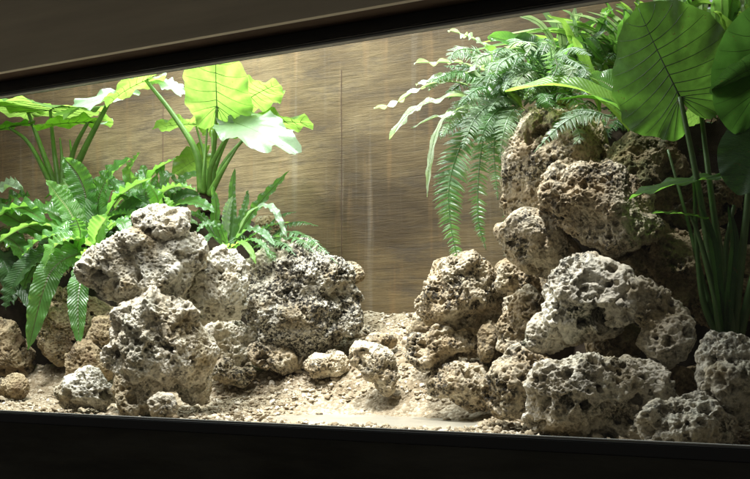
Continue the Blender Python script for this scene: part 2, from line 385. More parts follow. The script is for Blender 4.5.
QUALITY = 0
def rock(lobes, Y, mat, label, seed, rough=1.0, pits=1.0, depth=.85, name='limestone_rock', group='limestone rocks piled in the exhibit', blend=.5, extra=True, facets=5):
    """lobes: (px, py, rx, ry[, dY]) blobs of the rock's silhouette in photo pixels, at the depth Y."""
    rng = random.Random(seed)
    x0 = min(l[0] - l[2] for l in lobes); x1 = max(l[0] + l[2] for l in lobes)
    y0 = min(l[1] - l[3] for l in lobes); y1 = max(l[1] + l[3] for l in lobes)
    cx, cy = sum(l[0] * l[2] * l[3] for l in lobes) / sum(l[2] * l[3] for l in lobes), sum(l[1] * l[2] * l[3] for l in lobes) / sum(l[2] * l[3] for l in lobes)
    Y = .22 + Y * 1.05
    ctr = P(cx, cy, Y); s = mpp(cx, Y)
    L_ = []
    for l in lobes:
        dY = l[4] if len(l) > 4 else 0
        rx, ry = l[2] * s, l[3] * s
        L_.append(((l[0] - cx) * s, dY, -(l[1] - cy) * s, rx * 1.0, (rx * ry) ** .5 * depth, ry * 1.0))
    if extra:                               # knobs to break the smooth blobs
        for l in lobes:
            for k in range(5):
                a = rng.uniform(0, 6.28); e = rng.uniform(-.9, .2); rr = rng.uniform(.28, .45)
                q = rng.uniform(.45, .66)
                L_.append(((l[0] - cx + math.cos(a) * l[2] * q) * s, (l[4] if len(l) > 4 else 0) + e * (l[2] * l[3]) ** .5 * s * depth * .6,
                           -(l[1] - cy + math.sin(a) * l[3] * q) * s, l[2] * s * rr, (l[2] * l[3]) ** .5 * s * rr, l[3] * s * rr))
    size = max(x1 - x0, y1 - y0) * s
    n = 8 if size > .27 else (7 if size > .10 else 6)
    n -= QUALITY
    d, f = ico(n)
    aa = np.array(L_)
    asp = np.array([(x1 - x0) * s, (x1 - x0 + y1 - y0) * s * .5 * depth, (y1 - y0) * s]) * .5
    d = d * asp; d = d / np.linalg.norm(d, axis=1)[:, None]
    rad = np.full(len(d), size * 1.1)
    planes = []
    hx = np.abs(aa[:, 0]) + aa[:, 3]
    pts_ = np.concatenate([aa[:, :3] + aa[:, 3:] * e_ for e_ in d[:: max(1, len(d) // 160)]])
    for k in range(facets):
        nn_ = np.array([rng.gauss(0, 1), rng.gauss(-.5, .8), rng.gauss(0, 1)]); nn_ /= np.linalg.norm(nn_)
        planes.append((nn_, float((pts_ @ nn_).max()) * rng.uniform(.74, .92)))
    kk = blend * size * .22
    for it in range(26):
        p = d * rad[:, None]
        sd = None
        for l in aa:
            q = (p - l[:3]) / l[3:]
            e = (np.linalg.norm(q, axis=1) - 1) * min(l[3:])
            if sd is None: sd = e
            else:
                h = np.clip(.5 + .5 * (e - sd) / kk, 0, 1)
                sd = e * (1 - h) + sd * h - kk * h * (1 - h)
        for nn_, dd_ in planes:
            e = p @ nn_ - dd_; k2 = kk * .35
            h = np.clip(.5 + .5 * (e - sd) / k2, 0, 1)
            sd = sd * (1 - h) + e * h + k2 * h * (1 - h)
        rad = np.maximum(rad - sd * .8, size * .05)
    v = d * rad[:, None]
    off = np.array([rng.uniform(-50, 50) for _ in range(3)])
    nrm = vnormals(v, f)
    S = size ** .5 * .30                      # gentle scaling of feature size
    q = v + off
    amp = .04 * min(1.4, size / .3 + .35) * rough
    warp = np.stack([fbm(q * 9, 2, 5), fbm(q * 9 + 40, 2, 6), fbm(q * 9 + 80, 2, 7)], 1) * .03
    dsp = fbm((q + warp) * 7.5, 3, seed) * amp * 1.1
    dsp += (ridged((q + warp) * 11, 4, seed + 3, .5) - .9) * amp * .30 * (.35 + 1.3 * sstep(-.3, .3, fbm(q * 5, 2, seed + 21)))
    v1 = v + nrm * dsp[:, None]
    nrm = vnormals(v1, f)
    q = v1 + off
    w2 = np.stack([fbm(q * 40, 2, 5), fbm(q * 40 + 40, 2, 6), fbm(q * 40 + 80, 2, 7)], 1)
    dens = sstep(-.3, .3, fbm(q * 8, 2, seed + 9)); dn2 = sstep(-.28, .12, fbm(q * 5, 2, seed + 13) + (.12 if mat == 'grey' else 0))
    rnd = mat == 'grey'
    c1 = worley((q + w2 * (.012 if rnd else .030)) / (.060 if rnd else .072), seed + 1)
    c2 = worley((q + w2 * (.008 if rnd else .017)) / .027, seed + 2)
    p1 = sstep(.34, .19, c1) * .042 * pits * min(1, size / .25) * dn2
    p2 = sstep(.44, .2, c2) * .0125 * pits * (.08 + 1.1 * dens)
    v2 = v1 - nrm * (p1 + p2)[:, None]
    v2 = v2 + nrm * ((ridged(q * 48, 3, seed + 5, .6) - .8) * .0030 * rough * (.3 + dens))[:, None] 
    if n >= 7 - QUALITY:
        c3 = worley((q + w2 * .003) / .0125, seed + 4)
        v2 = v2 - nrm * (sstep(.5, .22, c3) * .0048 * pits * (.3 + .9 * (1 - dens)))[:, None]
    rot = np.array([[RGT.x, RGT.y, 0], [FWD.x, FWD.y, 0], [0, 0, 1]])
    wv = v2 @ rot + np.array(ctr)
    o = meshobj(name, wv, f, M[mat], loc=ctr)
    return tag(o, label, 'rock', group)

# ------------------------------------------------------------------ the setting
BACK = 1.6
X0, X1 = -4.4, 0.9
def struct(name, vf, mat, **kw):
    o = meshobj(name, vf[0], vf[1], M[mat], smooth=False, **kw); o['kind'] = 'structure'; return o
struct('back_wall', box(X0, X1, BACK, BACK + .12, -.6, 2.0), 'wall')
struct('left_wall', box(X0 - .1, X0, -.02, BACK + .12, -.6, 2.0), 'sidewall')
struct('right_wall', box(X1, X1 + .1, -.02, BACK + .12, -.6, 2.0), 'sidewall')
# form joints: shallow dark fins of mortar standing just proud of the wall
for px, a, b in ((163, 60, 190), (342, 70, 300)):
    p0, p1 = P(px, b, BACK), P(px, a, BACK)
    vs = []; fs = []
    n = 60; rng = random.Random(px)
    wx = 0
    for i in range(n + 1):
        t = i / n; z = p0.z * (1 - t) + p1.z * t
        wx += rng.uniform(-.0006, .0006); hw = .0010 + rng.uniform(0, .0018) * (rng.random() < .6)
        vs += [(p0.x + wx - hw, BACK, z), (p0.x + wx, BACK - .003, z), (p0.x + wx + hw, BACK, z)]
        if i: k = 3 * i; fs += [(k - 3, k - 2, k + 1, k), (k - 2, k - 1, k + 2, k + 1)]
    o = meshobj('wall_seam', vs, fs, M['soffit']); o['kind'] = 'structure'

def bank_h(x, y):
    return 0
def ground_h(x, y):
    t = np.clip((y - .66) / (1.62 - .66), 0, 1)
    base = -.270 + .40 * (t * t * (3 - 2 * t) * .45 + t * .55)
    return base
nx, ny = 880, 280
xs = np.linspace(X0, X1, nx); ys = np.linspace(.006, BACK + .03, ny)
gx, gy = np.meshgrid(xs, ys)
q = np.stack([gx.ravel(), gy.ravel(), np.zeros(gx.size)], 1)
h = ground_h(q[:, 0], q[:, 1])
lump = fbm(q * 4.2, 3, 11) * .032 * sstep(.5, .95, q[:, 1]) + fbm(q * 9, 3, 15) * .014
cw = worley(q / .022, 3); cw2 = worley(q / .05, 5)
dens = sstep(-.2, .3, fbm(q * 6, 2, 31))
h = h + lump + sstep(.6, .1, cw) * .006 * (.4 + dens) + sstep(.55, .15, cw2) * .012 * dens
# hollow holding the water, in front of the middle
pc = P(385, 415, .72)
wet = np.exp(-(((q[:, 0] - pc.x) / .38) ** 4 + ((q[:, 1] - .64) / .25) ** 4))
h = h * (1 - wet) + wet * (-.289 + fbm(q * 14, 3, 77) * .022 + (h + .270) * .06)
q[:, 2] = h
ii = np.arange(nx * ny).reshape(ny, nx)
a, b, c, d = ii[:-1, :-1].ravel(), ii[:-1, 1:].ravel(), ii[1:, 1:].ravel(), ii[1:, :-1].ravel()
faces = np.concatenate([np.stack([a, b, c], 1), np.stack([a, c, d], 1)])
o = meshobj('gravel_ground', q, faces, M['gravel']); o['kind'] = 'structure'
HG = h.reshape(ny, nx)
def gh(x, y):
    i = min(max((x - X0) / (X1 - X0) * (nx - 1), 0), nx - 1.01); j = min(max((y - .006) / (BACK + .024) * (ny - 1), 0), ny - 1.01)
    return float(HG[int(j), int(i)])
wz = -.2755
wv, wf = [], []
for k in range(48):
    t = k / 48 * 2 * math.pi
    r = 1 + .06 * math.sin(3 * t) + .04 * math.sin(5 * t + 1)
    wv.append((pc.x + math.cos(t) * .46 * r, .63 + math.sin(t) * .31 * r, wz))
wf.append(list(range(48)))
o = meshobj('water', wv, wf, M['water'], smooth=False); o['kind'] = 'structure'

# soil banks that carry the plants
def bank(name, fn, x0, x1, y0, mat='soil'):
    n1, n2 = 160, 70
    X, Y = np.meshgrid(np.linspace(x0, x1, n1), np.linspace(y0, BACK + .02, n2))
    q = np.stack([X.ravel(), Y.ravel(), np.zeros(X.size)], 1)
    q[:, 2] = fn(q[:, 0], q[:, 1]) + fbm(q * 5, 4, 9) * .08 + fbm(q * 30, 2, 9) * .02
    ii = np.arange(n1 * n2).reshape(n2, n1)
    a, b, c, d = ii[:-1, :-1].ravel(), ii[:-1, 1:].ravel(), ii[1:, 1:].ravel(), ii[1:, :-1].ravel()
    o = meshobj(name, q, np.concatenate([np.stack([a, b, c], 1), np.stack([a, c, d], 1)]), M[mat]); o['kind'] = 'structure'
def fl(x, y):
    m = sstep(-1.75, -2.35, x)
    return -.32 + .92 * sstep(.88, 1.35, y) * m + .35 * (1 - m) * sstep(1.15, 1.55, y)*sstep(-1.4,-1.9,x)
bank('soil_bank', fl, X0, -1.4, .7)
def fr(x, y):
    return -.32 + 1.05 * sstep(.72, 1.12, y) * sstep(-.98, -.55, x)
bank('soil_bank', fr, -1.1, X1, .5)

# viewing window
gz0, gz1 = -.232, .778
struct_parts = []
t = empty('viewing_window', (0, 0, gz0), 'long glass viewing window in a thin black frame', 'window')
meshobj('glass_pane', *box(-3.2, .8, -.004, .004, gz0 - .006, gz1 + .006), M['glass'], t, smooth=False)
meshobj('bottom_rail', *box(-3.2, .8, -.03, .0, gz0 - .030, gz0 - .001, .003), M['frame'], t, smooth=False)
meshobj('rail_highlight', *box(-3.19, .79, -.016, -.0045, gz0 - .0008, gz0 + .004, .001), M['rail_highlight'], t, smooth=False)  # thin strip added as the painted highlight of the rail
meshobj('top_rail', *box(-3.2, .8, -.035, .02, gz1 + .001, gz1 + .034, .003), M['frame'], t, smooth=False)
meshobj('rail_highlight', *box(-3.19, .79, -.022, -.0045, gz1 - .006, gz1 + .0005, .001), M['rail_highlight'], t, smooth=False)
# lintel and plinth of the viewing side
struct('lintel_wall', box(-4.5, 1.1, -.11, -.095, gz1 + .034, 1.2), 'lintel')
struct('lamp_block_slab', box(-4.5, 1.1, -3.6, -.112, 1.13, 1.2), 'lintel')  # unseen slab added to keep the lamps off the viewing side
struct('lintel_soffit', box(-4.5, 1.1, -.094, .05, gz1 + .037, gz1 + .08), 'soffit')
struct('plinth_wall', box(-4.5, 1.1, -.022, .05, -1.2, gz0 - .032), 'plinth')
struct('plinth_wall', box(-4.5, -3.2, -.02, .05, gz0-.031, gz1 + .034), 'plinth')
struct('plinth_wall', box(.8, 1.1, -.02, .05, gz0-.031, gz1 + .034), 'plinth')

# ------------------------------------------------------------------ rocks
rk = rock
# cairn, left
rk([(165, 224, 29, 18), (150, 230, 14, 10)], .20, 'pale', 'small pale cap rock on the very top of the tall stacked cairn', 11, group='cairn rocks')
rk([(120, 276, 28, 20), (134, 270, 30, 24), (168, 254, 34, 20), (160, 280, 31, 23, -.03), (146, 242, 13, 12, -.06), (102, 272, 14, 14)], .20, 'pale',
   'wide pale pitted rock overhanging to the left, second from the top of the cairn', 12, group='cairn rocks')
rk([(150, 340, 38, 36), (178, 350, 34, 34), (200, 352, 18, 17), (132, 348, 20, 28), (166, 320, 30, 17, -.03), (140, 322, 24, 20), (156, 368, 32, 20)], .17, 'grey',
   'big grey-white pocked rock forming the middle of the cairn', 13, facets=0, extra=False, blend=.25, rough=1.15, pits=1.0, group='cairn rocks')
rk([(132, 394, 24, 22), (140, 384, 24, 20)], .12, 'grey', 'greenish grey rock under the left side of the cairn', 14, group='cairn rocks')
rk([(163, 405, 15, 14)], .06, 'grey', 'fist-sized grey-white stone at the foot of the cairn against the glass', 15, group='cairn rocks')
rk([(196, 388, 17, 16)], .28, 'grey', 'rounded grey rock under the right side of the cairn', 16, group='cairn rocks')
rk([(222, 283, 25, 32), (206, 296, 20, 30), (214, 262, 20, 14)], .42, 'pale', 'upright pale rock with dark specks between the cairn and the big boulder', 17)
rk([(300, 288, 42, 43), (276, 294, 32, 38), (325, 305, 34, 40), (296, 322, 46, 36), (335, 300, 26, 32)], .80, 'speck',
   'largest boulder, black-speckled and sponge-like, left of the gravel slope', 18, extra=False, facets=3, rough=1.1)
rk([(352, 272, 11, 9), (342, 280, 8, 8)], 1.02, 'tan', 'small brown knob of rock poking out behind the big boulder', 19)
rk([(267, 230, 15, 12)], 1.02, 'tan', 'small tan rock lying among the ferns above the big boulder', 20)
rk([(232, 340, 26, 26)], .66, 'grey', 'shaded grey rock in the gap between the cairn and the big boulder', 21)
rk([(108, 332, 18, 18), (118, 318, 12, 14)], .62, 'brown', 'dark tilted rock in the shade just left of the cairn', 22)  # brown stone puts the shade under the overhang into its colour
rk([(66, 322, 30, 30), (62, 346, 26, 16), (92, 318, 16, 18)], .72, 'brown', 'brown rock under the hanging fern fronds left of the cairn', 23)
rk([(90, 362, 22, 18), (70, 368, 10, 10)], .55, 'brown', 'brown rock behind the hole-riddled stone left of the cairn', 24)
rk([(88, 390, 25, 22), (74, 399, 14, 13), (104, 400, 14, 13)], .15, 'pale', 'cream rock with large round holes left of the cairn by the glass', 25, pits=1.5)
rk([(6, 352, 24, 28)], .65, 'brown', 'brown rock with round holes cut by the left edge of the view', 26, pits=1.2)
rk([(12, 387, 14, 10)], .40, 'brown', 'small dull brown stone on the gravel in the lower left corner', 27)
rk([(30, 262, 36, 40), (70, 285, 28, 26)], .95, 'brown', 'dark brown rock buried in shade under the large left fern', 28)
rk([(240, 376, 14, 8), (222, 370, 12, 10)], .60, 'tan', 'low tan stone on the gravel right of the cairn', 29)
rk([(272, 360, 22, 14), (292, 364, 20, 10)], .72, 'tan', 'low reddish tan rock on the gravel just under the big boulder', 30)
rk([(326, 365, 20, 11)], .72, 'tan', 'flat pale tan rock at the right foot of the big boulder', 31, depth=1.2)
rk([(362, 357, 15, 12), (378, 364, 18, 14), (391, 379, 12, 13)], .60, 'tan', 'bent saddle-shaped tan stone in the middle of the gravel slope', 32, extra=False, facets=1, pits=.7)
rk([(384, 342, 15, 9)], .88, 'tan', 'smooth rounded tan stone above the saddle-shaped one on the slope', 33, pits=.4, rough=.6)
rk([(356, 330, 14, 6)], 1.03, 'tan', 'little crumbled tan stone high on the slope beside the big boulder', 34)
# right heap
rk([(462, 298, 42, 30), (440, 296, 24, 22), (488, 300, 22, 26), (458, 280, 28, 18)], .55, 'tan', 'broad pitted rock touched by the hanging fern tip, left top of the right heap', 40)
rk([(438, 348, 33, 17), (455, 350, 24, 14)], .50, 'tan', 'flat wedge of rock beneath the broad pitted rock', 41)
rk([(428, 318, 17, 11)], .72, 'tan', 'small tan rock behind the left end of the right heap', 42)
rk([(456, 384, 27, 20), (472, 388, 18, 18)], .48, 'tan', 'rough brown rock low on the gravel at the left foot of the right heap', 43)
rk([(515, 279, 21, 17)], .52, 'tan', 'small dark-topped rock wedged under the large tilted brown rock', 44)
rk([(487, 345, 12, 18)], .50, 'brown', 'plain brown sliver of rock in the gap of the right heap', 45, pits=.3)
rk([(524, 312, 22, 24), (510, 334, 16, 20)], .44, 'tan', 'leaning dark-stained rock in the middle of the right heap', 46)
rk([(512, 384, 28, 36), (528, 374, 18, 26)], .22, 'tan', 'upright blocky rock at the front left of the right heap', 47)
rk([(518, 230, 24, 22), (540, 242, 36, 26), (560, 258, 28, 24)], .38, 'tan', 'large tilted brown rock below the hanging ferns', 48, pits=.5, rough=.6, facets=4, extra=False)
rk([(552, 158, 48, 52), (528, 178, 28, 44), (580, 140, 34, 34)], .58, 'tan', 'great tan rock at the top of the right heap with fern roots over it', 49, pits=.8, rough=.5, extra=False, facets=4)
rk([(582, 200, 40, 38), (610, 214, 34, 40), (566, 190, 26, 26), (614, 228, 30, 22)], .36, 'tan', 'craggy lumpy rock jutting out under the big leaf', 50, rough=.9)
rk([(646, 172, 42, 34), (630, 190, 34, 26), (668, 188, 24, 26)], .55, 'mossy', 'mossy rounded rock right below the big elephant ear leaf', 51, pits=.6)
rk([(580, 290, 38, 34), (602, 306, 32, 38), (566, 306, 22, 26)], .26, 'grey', 'white-topped rounded boulder in the centre of the right heap', 52)
rk([(652, 306, 20, 18), (668, 334, 21, 32), (632, 288, 14, 10)], .26, 'grey', 'knobbly pale rock sloping down to a point right of the white-topped boulder', 53)
rk([(556, 332, 24, 15), (546, 345, 18, 12)], .26, 'grey', 'small grey rock squeezed between the two front boulders', 54)
rk([(590, 392, 52, 42), (560, 410, 32, 30), (630, 404, 34, 36), (600, 370, 36, 22)], .15, 'grey', 'largest front rock of the right heap, full of deep holes, by the glass', 55, pits=1.2)
rk([(686, 426, 40, 28), (712, 432, 26, 18)], .07, 'grey', 'low domed holey rock against the glass in the lower right', 56, pits=1.3)
rk([(738, 382, 36, 44), (722, 360, 24, 24)], .17, 'grey', 'tall pale rock cut by the right edge of the view', 57)
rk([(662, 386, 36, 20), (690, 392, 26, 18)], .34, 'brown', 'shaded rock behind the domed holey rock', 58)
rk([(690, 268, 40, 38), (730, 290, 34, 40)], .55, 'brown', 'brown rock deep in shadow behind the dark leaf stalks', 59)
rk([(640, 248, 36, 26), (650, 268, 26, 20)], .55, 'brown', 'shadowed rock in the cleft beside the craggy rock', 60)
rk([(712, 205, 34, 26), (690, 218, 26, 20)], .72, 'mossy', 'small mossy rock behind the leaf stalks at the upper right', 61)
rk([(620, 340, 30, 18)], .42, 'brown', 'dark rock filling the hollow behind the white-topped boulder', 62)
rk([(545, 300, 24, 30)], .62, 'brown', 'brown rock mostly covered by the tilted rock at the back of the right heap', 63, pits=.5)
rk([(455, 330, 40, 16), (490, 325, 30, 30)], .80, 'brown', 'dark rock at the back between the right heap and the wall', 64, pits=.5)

# ------------------------------------------------------------------ loose gravel
rng = np.random.default_rng(5)
bv, bf = ico(2); sv, sf = ico(1)
V, Fc, T = [], [], []; base = 0
def inwet(x, y): return math.exp(-(((x - pc.x) / .38) ** 4 + ((y - .64) / .25) ** 4)) > .35
cnt = 0
while cnt < 24000:
    if rng.random() < .7:
        px, Y = rng.uniform(190, 520), rng.uniform(.25, 1.58)
    else:
        px, Y = rng.uniform(-10, 760), rng.uniform(.25, .95)
    p = P(px, 400, Y)
    if inwet(p.x, Y) and rng.random() < .96: continue
    r = .0019 + .009 * rng.random() ** 5 + (.011 * rng.random() if rng.random() < .018 else 0)
    v0, f0 = (bv, bf) if r > .006 else (sv, sf)
    A = rng.normal(size=(3, 3)) * .32 + np.eye(3)
    v = v0 * (1 + rng.uniform(-.42, .25, (len(v0), 1))) @ A * r
    v[:, 2] *= .75
    v += np.array([p.x, Y, gh(p.x, Y) + r * .25])
    V.append(v); Fc.append(f0 + base); base += len(v); T.append(np.full(len(v), rng.random())); cnt += 1
tn = np.concatenate(T)
o = meshobj('gravel', np.concatenate(V), np.concatenate(Fc), M['pebble'], smooth=False)
at = o.data.attributes.new('tone', 'FLOAT_VECTOR', 'POINT'); at.data.foreach_set('vector', np.repeat(tn, 3).astype(np.float32))
tag(o, 'loose cream and tan coral gravel scattered over the slope', 'gravel', None, 'stuff')

# ------------------------------------------------------------------ plant builders
def PP(t): return P(t[0], t[1], t[2])
def catmull(pts, n):
    pts = [Vector(p) for p in pts]
    if len(pts) == 2: pts = [pts[0], (pts[0] + pts[1]) / 2, pts[1]]
    e = [pts[0] * 2 - pts[1]] + pts + [pts[-1] * 2 - pts[-2]]
    seg = len(pts) - 1; out = []
    for i in range(n + 1):
        u = i / n * seg; k = min(int(u), seg - 1); t = u - k
        a, b, c, d = e[k], e[k + 1], e[k + 2], e[k + 3]
        out.append(.5 * ((2 * b) + (c - a) * t + (2 * a - 5 * b + 4 * c - d) * t * t + (3 * b - a - 3 * c + d) * t ** 3))
    return out
FRONT = Vector((.42, -1, .1)).normalized()
def frames(cv, face, roll=0.0):
    hint = (UP * (1 - face) + FRONT * face).normalized()
    fr = []
    prev = None
    for i, p in enumerate(cv):
        T = (cv[min(i + 1, len(cv) - 1)] - cv[max(i - 1, 0)]).normalized()
        S = T.cross(hint)
        if S.length < .15 and prev is not None: S = prev - T * prev.dot(T)
        S.normalize()
        if prev is not None:
            if S.dot(prev) < 0: S = -S
            S = (prev * .6 + S * .4); S = (S - T * S.dot(T)).normalized()
        prev = S
        Nn = S.cross(T).normalized()
        if roll: S2 = S * math.cos(roll) + Nn * math.sin(roll); Nn = S2.cross(T).normalized() * 1; fr.append((T, S2, Nn))
        else: fr.append((T, S, Nn))
    return fr
def tube_geo(cv, r0, r1, nseg=8, power=1.0, flat=1.0):
    vs, fs = [], []; n = len(cv)
    fr = frames(cv, .3)
    for i, p in enumerate(cv):
        t = (i / (n - 1)) ** power; r = r0 * (1 - t) + r1 * t
        T, S, Nn = fr[i]
        for k in range(nseg):
            a = k / nseg * 6.28318
            vs.append(p + S * math.cos(a) * r + Nn * math.sin(a) * r * flat)
        if i:
            b = (i - 1) * nseg; c = i * nseg
            for k in range(nseg): fs.append((b + k, b + (k + 1) % nseg, c + (k + 1) % nseg, c + k))
    fs.append(tuple(range(nseg))[::-1]); fs.append(tuple(range((n - 1) * nseg, n * nseg)))
    return vs, fs
def stalk(parent, pts, r0, r1, mat='stalk', name='leaf_stalk', n=22, pw=.7):
    cv = catmull([PP(p) for p in pts], n); s = mpp(pts[0][0], pts[0][2])
    vs, fs = tube_geo(cv, r0 * s * .8, r1 * s * .85, 9, pw)
    return meshobj(name, vs, fs, M[mat], parent, loc=cv[0] - parent_loc(parent))

prng = random.Random(99)
def strap(parent, pts, width, mat='nest', face=.5, wave=.12, freq=7, cup=.25, scallop=.06, n=46, name='frond', roll=0.0, tipw=.9, world=False, wv=None, thick=.05):
    """lance-shaped frond; width in photo pixels"""
    P3 = [Vector(p) for p in pts] if world else [PP(p) for p in pts]
    W = width * (mpp(pts[0][0], pts[0][2]) if not world else 1) * .5
    cv = catmull(P3, n); fr = frames(cv, face, roll)
    ph = prng.uniform(0, 6); ph2 = prng.uniform(0, 6); f1 = freq * prng.uniform(.85, 1.15)
    cols = (-1, -.72, -.42, -.12, 0, .12, .42, .72, 1)
    vs, fs, uv = [], [], []; m = len(cols); tw = prng.uniform(-.5, .5)
    qa, qb, qc = prng.uniform(.02, .06), prng.uniform(3, 7), prng.uniform(0, 6)
    for i, p in enumerate(cv):
        t0 = i / n; t = t0
        am = 1 + .55 * math.sin(t0 * qb * 1.7 + qc * 2)
        w = W * (sstep1(0, .22, t) * .75 + .25) * (1 - max(0, (t - .55) / .45) ** 2.2) ** .8 + W * .02
        if t > .97: w *= .6
        T, S, Nn = fr[i]
        a = tw * t; S, Nn = S * math.cos(a) + Nn * math.sin(a), Nn * math.cos(a) - S * math.sin(a)
        for c in cols:
            sd = ph if c > 0 else ph2
            t = t0 + qa * math.sin(t0 * qb * 2 + qc + sd)
            wv_ = am * math.sin(t * f1 * 6.28 + sd) * abs(c) ** 1.6 + .22 * math.sin(t * f1 * 13.1 + sd * 2) * abs(c) ** 3
            sc = 1 + scallop * .6 * math.sin(t * f1 * 12.5 + sd + 1.2)
            vs.append(p + S * (w * c * sc) + Nn * (w * (cup * abs(c) ** 1.3 - .12 * (c == 0)) + W * wave * 2.4 * wv_))
            uv.append((c, t0, 0))
        if i:
            b = (i - 1) * m; d = i * m
            for k in range(m - 1): fs.append((b + k, b + k + 1, d + k + 1, d + k))
    return meshobj(name, vs, fs, M[mat], parent, loc=cv[0] - parent_loc(parent), uvs=uv)
def sstep1(a, b, x):
    t = min(max((x - a) / (b - a), 0), 1); return t * t * (3 - 2 * t)

def pinnate(parent, pts, pin, pairs=38, mat='fern', face=.5, name='frond', droop=.25, wfac=.30, roll=0., start=.08, crook=.0, world=False, shape='sword'):
    P3 = [Vector(p) for p in pts] if world else [PP(p) for p in pts]
    s = mpp(pts[0][0], pts[0][2]) if not world else 1
    n = pairs * 2; cv = catmull(P3, n); fr = frames(cv, face, roll)
    vs, fs = tube_geo(cv, .9 * s if not world else pin * .05, .3 * s if not world else pin * .02, 5)
    uv = [(0, 0, 0)] * len(vs)
    Lm = pin * s
    pairs_ = int(pairs * 1.45)
    for j in range(pairs_):
        t = start + (1 - start) * j / pairs_
        i = min(int(t * n), n); p = cv[i]; T, S, Nn = fr[i]
        prof = min(1, .45 + t * 3.2) * (1 - max(0, (t - .4) / .6) ** 1.8) + .06
        for sg in (-1, 1):
            if prng.random() < .05: continue
            ln = Lm * prof * prng.uniform(.74, 1.1)
            w = (1 - start) * (cv[0] - cv[n]).length / pairs * wfac * 1.9
            w = min(max(w * .62, ln * .08), ln * .17)
            d = (S * sg + T * prng.uniform(.12, .42) + Nn * prng.uniform(-.12, .14)).normalized()
            e = T - d * T.dot(d); e.normalize()
            nn = d.cross(e) * (-sg)
            base = len(vs); tw = prng.uniform(-.35, .35)
            e = e * math.cos(tw) + nn * math.sin(tw)
            prev = p + d * (ln * .02)
            q = p
            for k, (u, ww) in enumerate(((0, .7), (.2, 1), (.5, .8), (.8, .42), (1, .04))):
                q = p + d * (ln * u) + T * (ln * .10 * u * u) - Nn * (ln * droop * u * u) - UP * (ln * droop * .5 * u * u)
                vs += [q - e * w * ww, q + nn * w * .22 * ww, q + e * w * ww]
                uv += [(-1, u, 0), (0, u, 0), (1, u, 0)]
                if k:
                    b = base + 3 * (k - 1); c = b + 3
                    fs += [(b, b + 1, c + 1, c), (b + 1, b + 2, c + 2, c + 1)]
    return meshobj(name, vs, fs, M[mat], parent, loc=cv[0] - parent_loc(parent), uvs=uv)

OUT = [(0, 1), (10, .955), (25, .88), (45, .78), (65, .71), (85, .66), (105, .63), (125, .61), (143, .58), (155, .50), (165, .36), (173, .2), (180, .1)]
def outl(th):
    a = abs(math.degrees(th)) % 360
    if a > 180: a = 360 - a
    for (a0, r0), (a1, r1) in zip(OUT, OUT[1:]):
        if a <= a1:
            t = (a - a0) / (a1 - a0); return r0 + (r1 - r0) * t
    return .1
def ear_leaf(parent, att, tip, w=.5, nh=(0, -.3, 1), mat='ear', vmat='vein', wave=.03, wk=9, fold=.12, droop=.12, rag=.0, veins=9, vr=1.0, nm='leaf', lobe=1.0):
    A, Tp = PP(att), PP(tip)
    e1 = (Tp - A); Ln = e1.length; e1.normalize()
    Nn = Vector(nh); Nn = (Nn - e1 * Nn.dot(e1)).normalized(); e2 = Nn.cross(e1)
    ph = prng.uniform(0, 6); ws = w / .64
    nv = veins
    def outl_(th):
        return outl(th) * (1 - (1 - lobe) * sstep1(.2, -.6, math.cos(th)))
    def surf(x, y, rho, th):
        z = -droop * max(x, -.2) ** 2 + fold * abs(y) ** 1.15 - fold * .9 * abs(y) ** 2.2
        z += wave * rho ** 4 * (math.sin(wk * th + ph) + .4 * math.sin(wk * 2.3 * th + ph * 2))
        z -= .005 * rho * rho * (math.cos(th * (nv * 2 + 1)))
        return z
    nt_, nr = 96, 16
    vs = [A]; uv = [(0, 0, 0)]; fs = []
    for j in range(1, nr + 1):
        rho = j / nr
        for i in range(nt_):
            th = (i + .5) / nt_ * 2 * math.pi - math.pi
            r = outl_(th) * rho * (1 + rag * rho ** 3 * (math.sin(17 * th + ph) + .6 * math.sin(31 * th + 2 * ph)))
            x = r * math.cos(th); y = r * math.sin(th) * ws
            z = surf(x, y, rho, th)
            vs.append(A + (e1 * x + e2 * y + Nn * z) * Ln); uv.append((y * 2, x, 0))
    for j in range(nr):
        for i in range(nt_ - 1):
            if j == 0: fs.append((0, 1 + i, 2 + i))
            else:
                b = 1 + (j - 1) * nt_ + i; c = 1 + j * nt_ + i
                fs.append((b, c, c + 1, b + 1))
    blade = meshobj(nm, vs, fs, M[mat], parent, loc=A - parent_loc(parent), uvs=uv)
    # raised veins under the blade
    vv, vf = [], []
    def pt(x, y):
        th = math.atan2(y / ws, x); R_ = outl_(th); rho = min(1, math.hypot(x, y / ws) / R_)
        return A + (e1 * x + e2 * y + Nn * (surf(x, y, rho, th) - .004)) * Ln
    def addvein(x0, y0, x1, y1, bend, r0, r1, n=12):
        cv = []
        for i in range(n + 1):
            t = i / n; x = x0 + (x1 - x0) * t + bend * t * (1 - t) * (1 if True else 0); y = y0 + (y1 - y0) * t
            cv.append(pt(x, y))
        a, b = tube_geo(cv, r0 * Ln * vr, r1 * Ln * vr, 5, 1); o = len(vv)
        vv.extend(a); vf.extend([tuple(k + o for k in f) for f in b])
    addvein(0, 0, .97, 0, 0, .0085, .002, 16)
    for sg in (-1, 1):
        for k in range(nv):
            u = k / (nv - 1)
            m0 = max(0, (u - .28) / .72) * .78
            th = math.radians(158 - 148 * u ** .9) * sg
            r = outl_(th) * .965; x1 = r * math.cos(th); y1 = r * math.sin(th) * ws
            addvein(m0, 0, x1, y1, -.12 + .02 * k / nv if u > .3 else .04, .0048, .0014)
    meshobj('leaf_vein', vv, vf, M[vmat], blade, loc=(0, 0, 0))
    return blade

# ------------------------------------------------------------------ left plants
G = 'elephant ear plants'
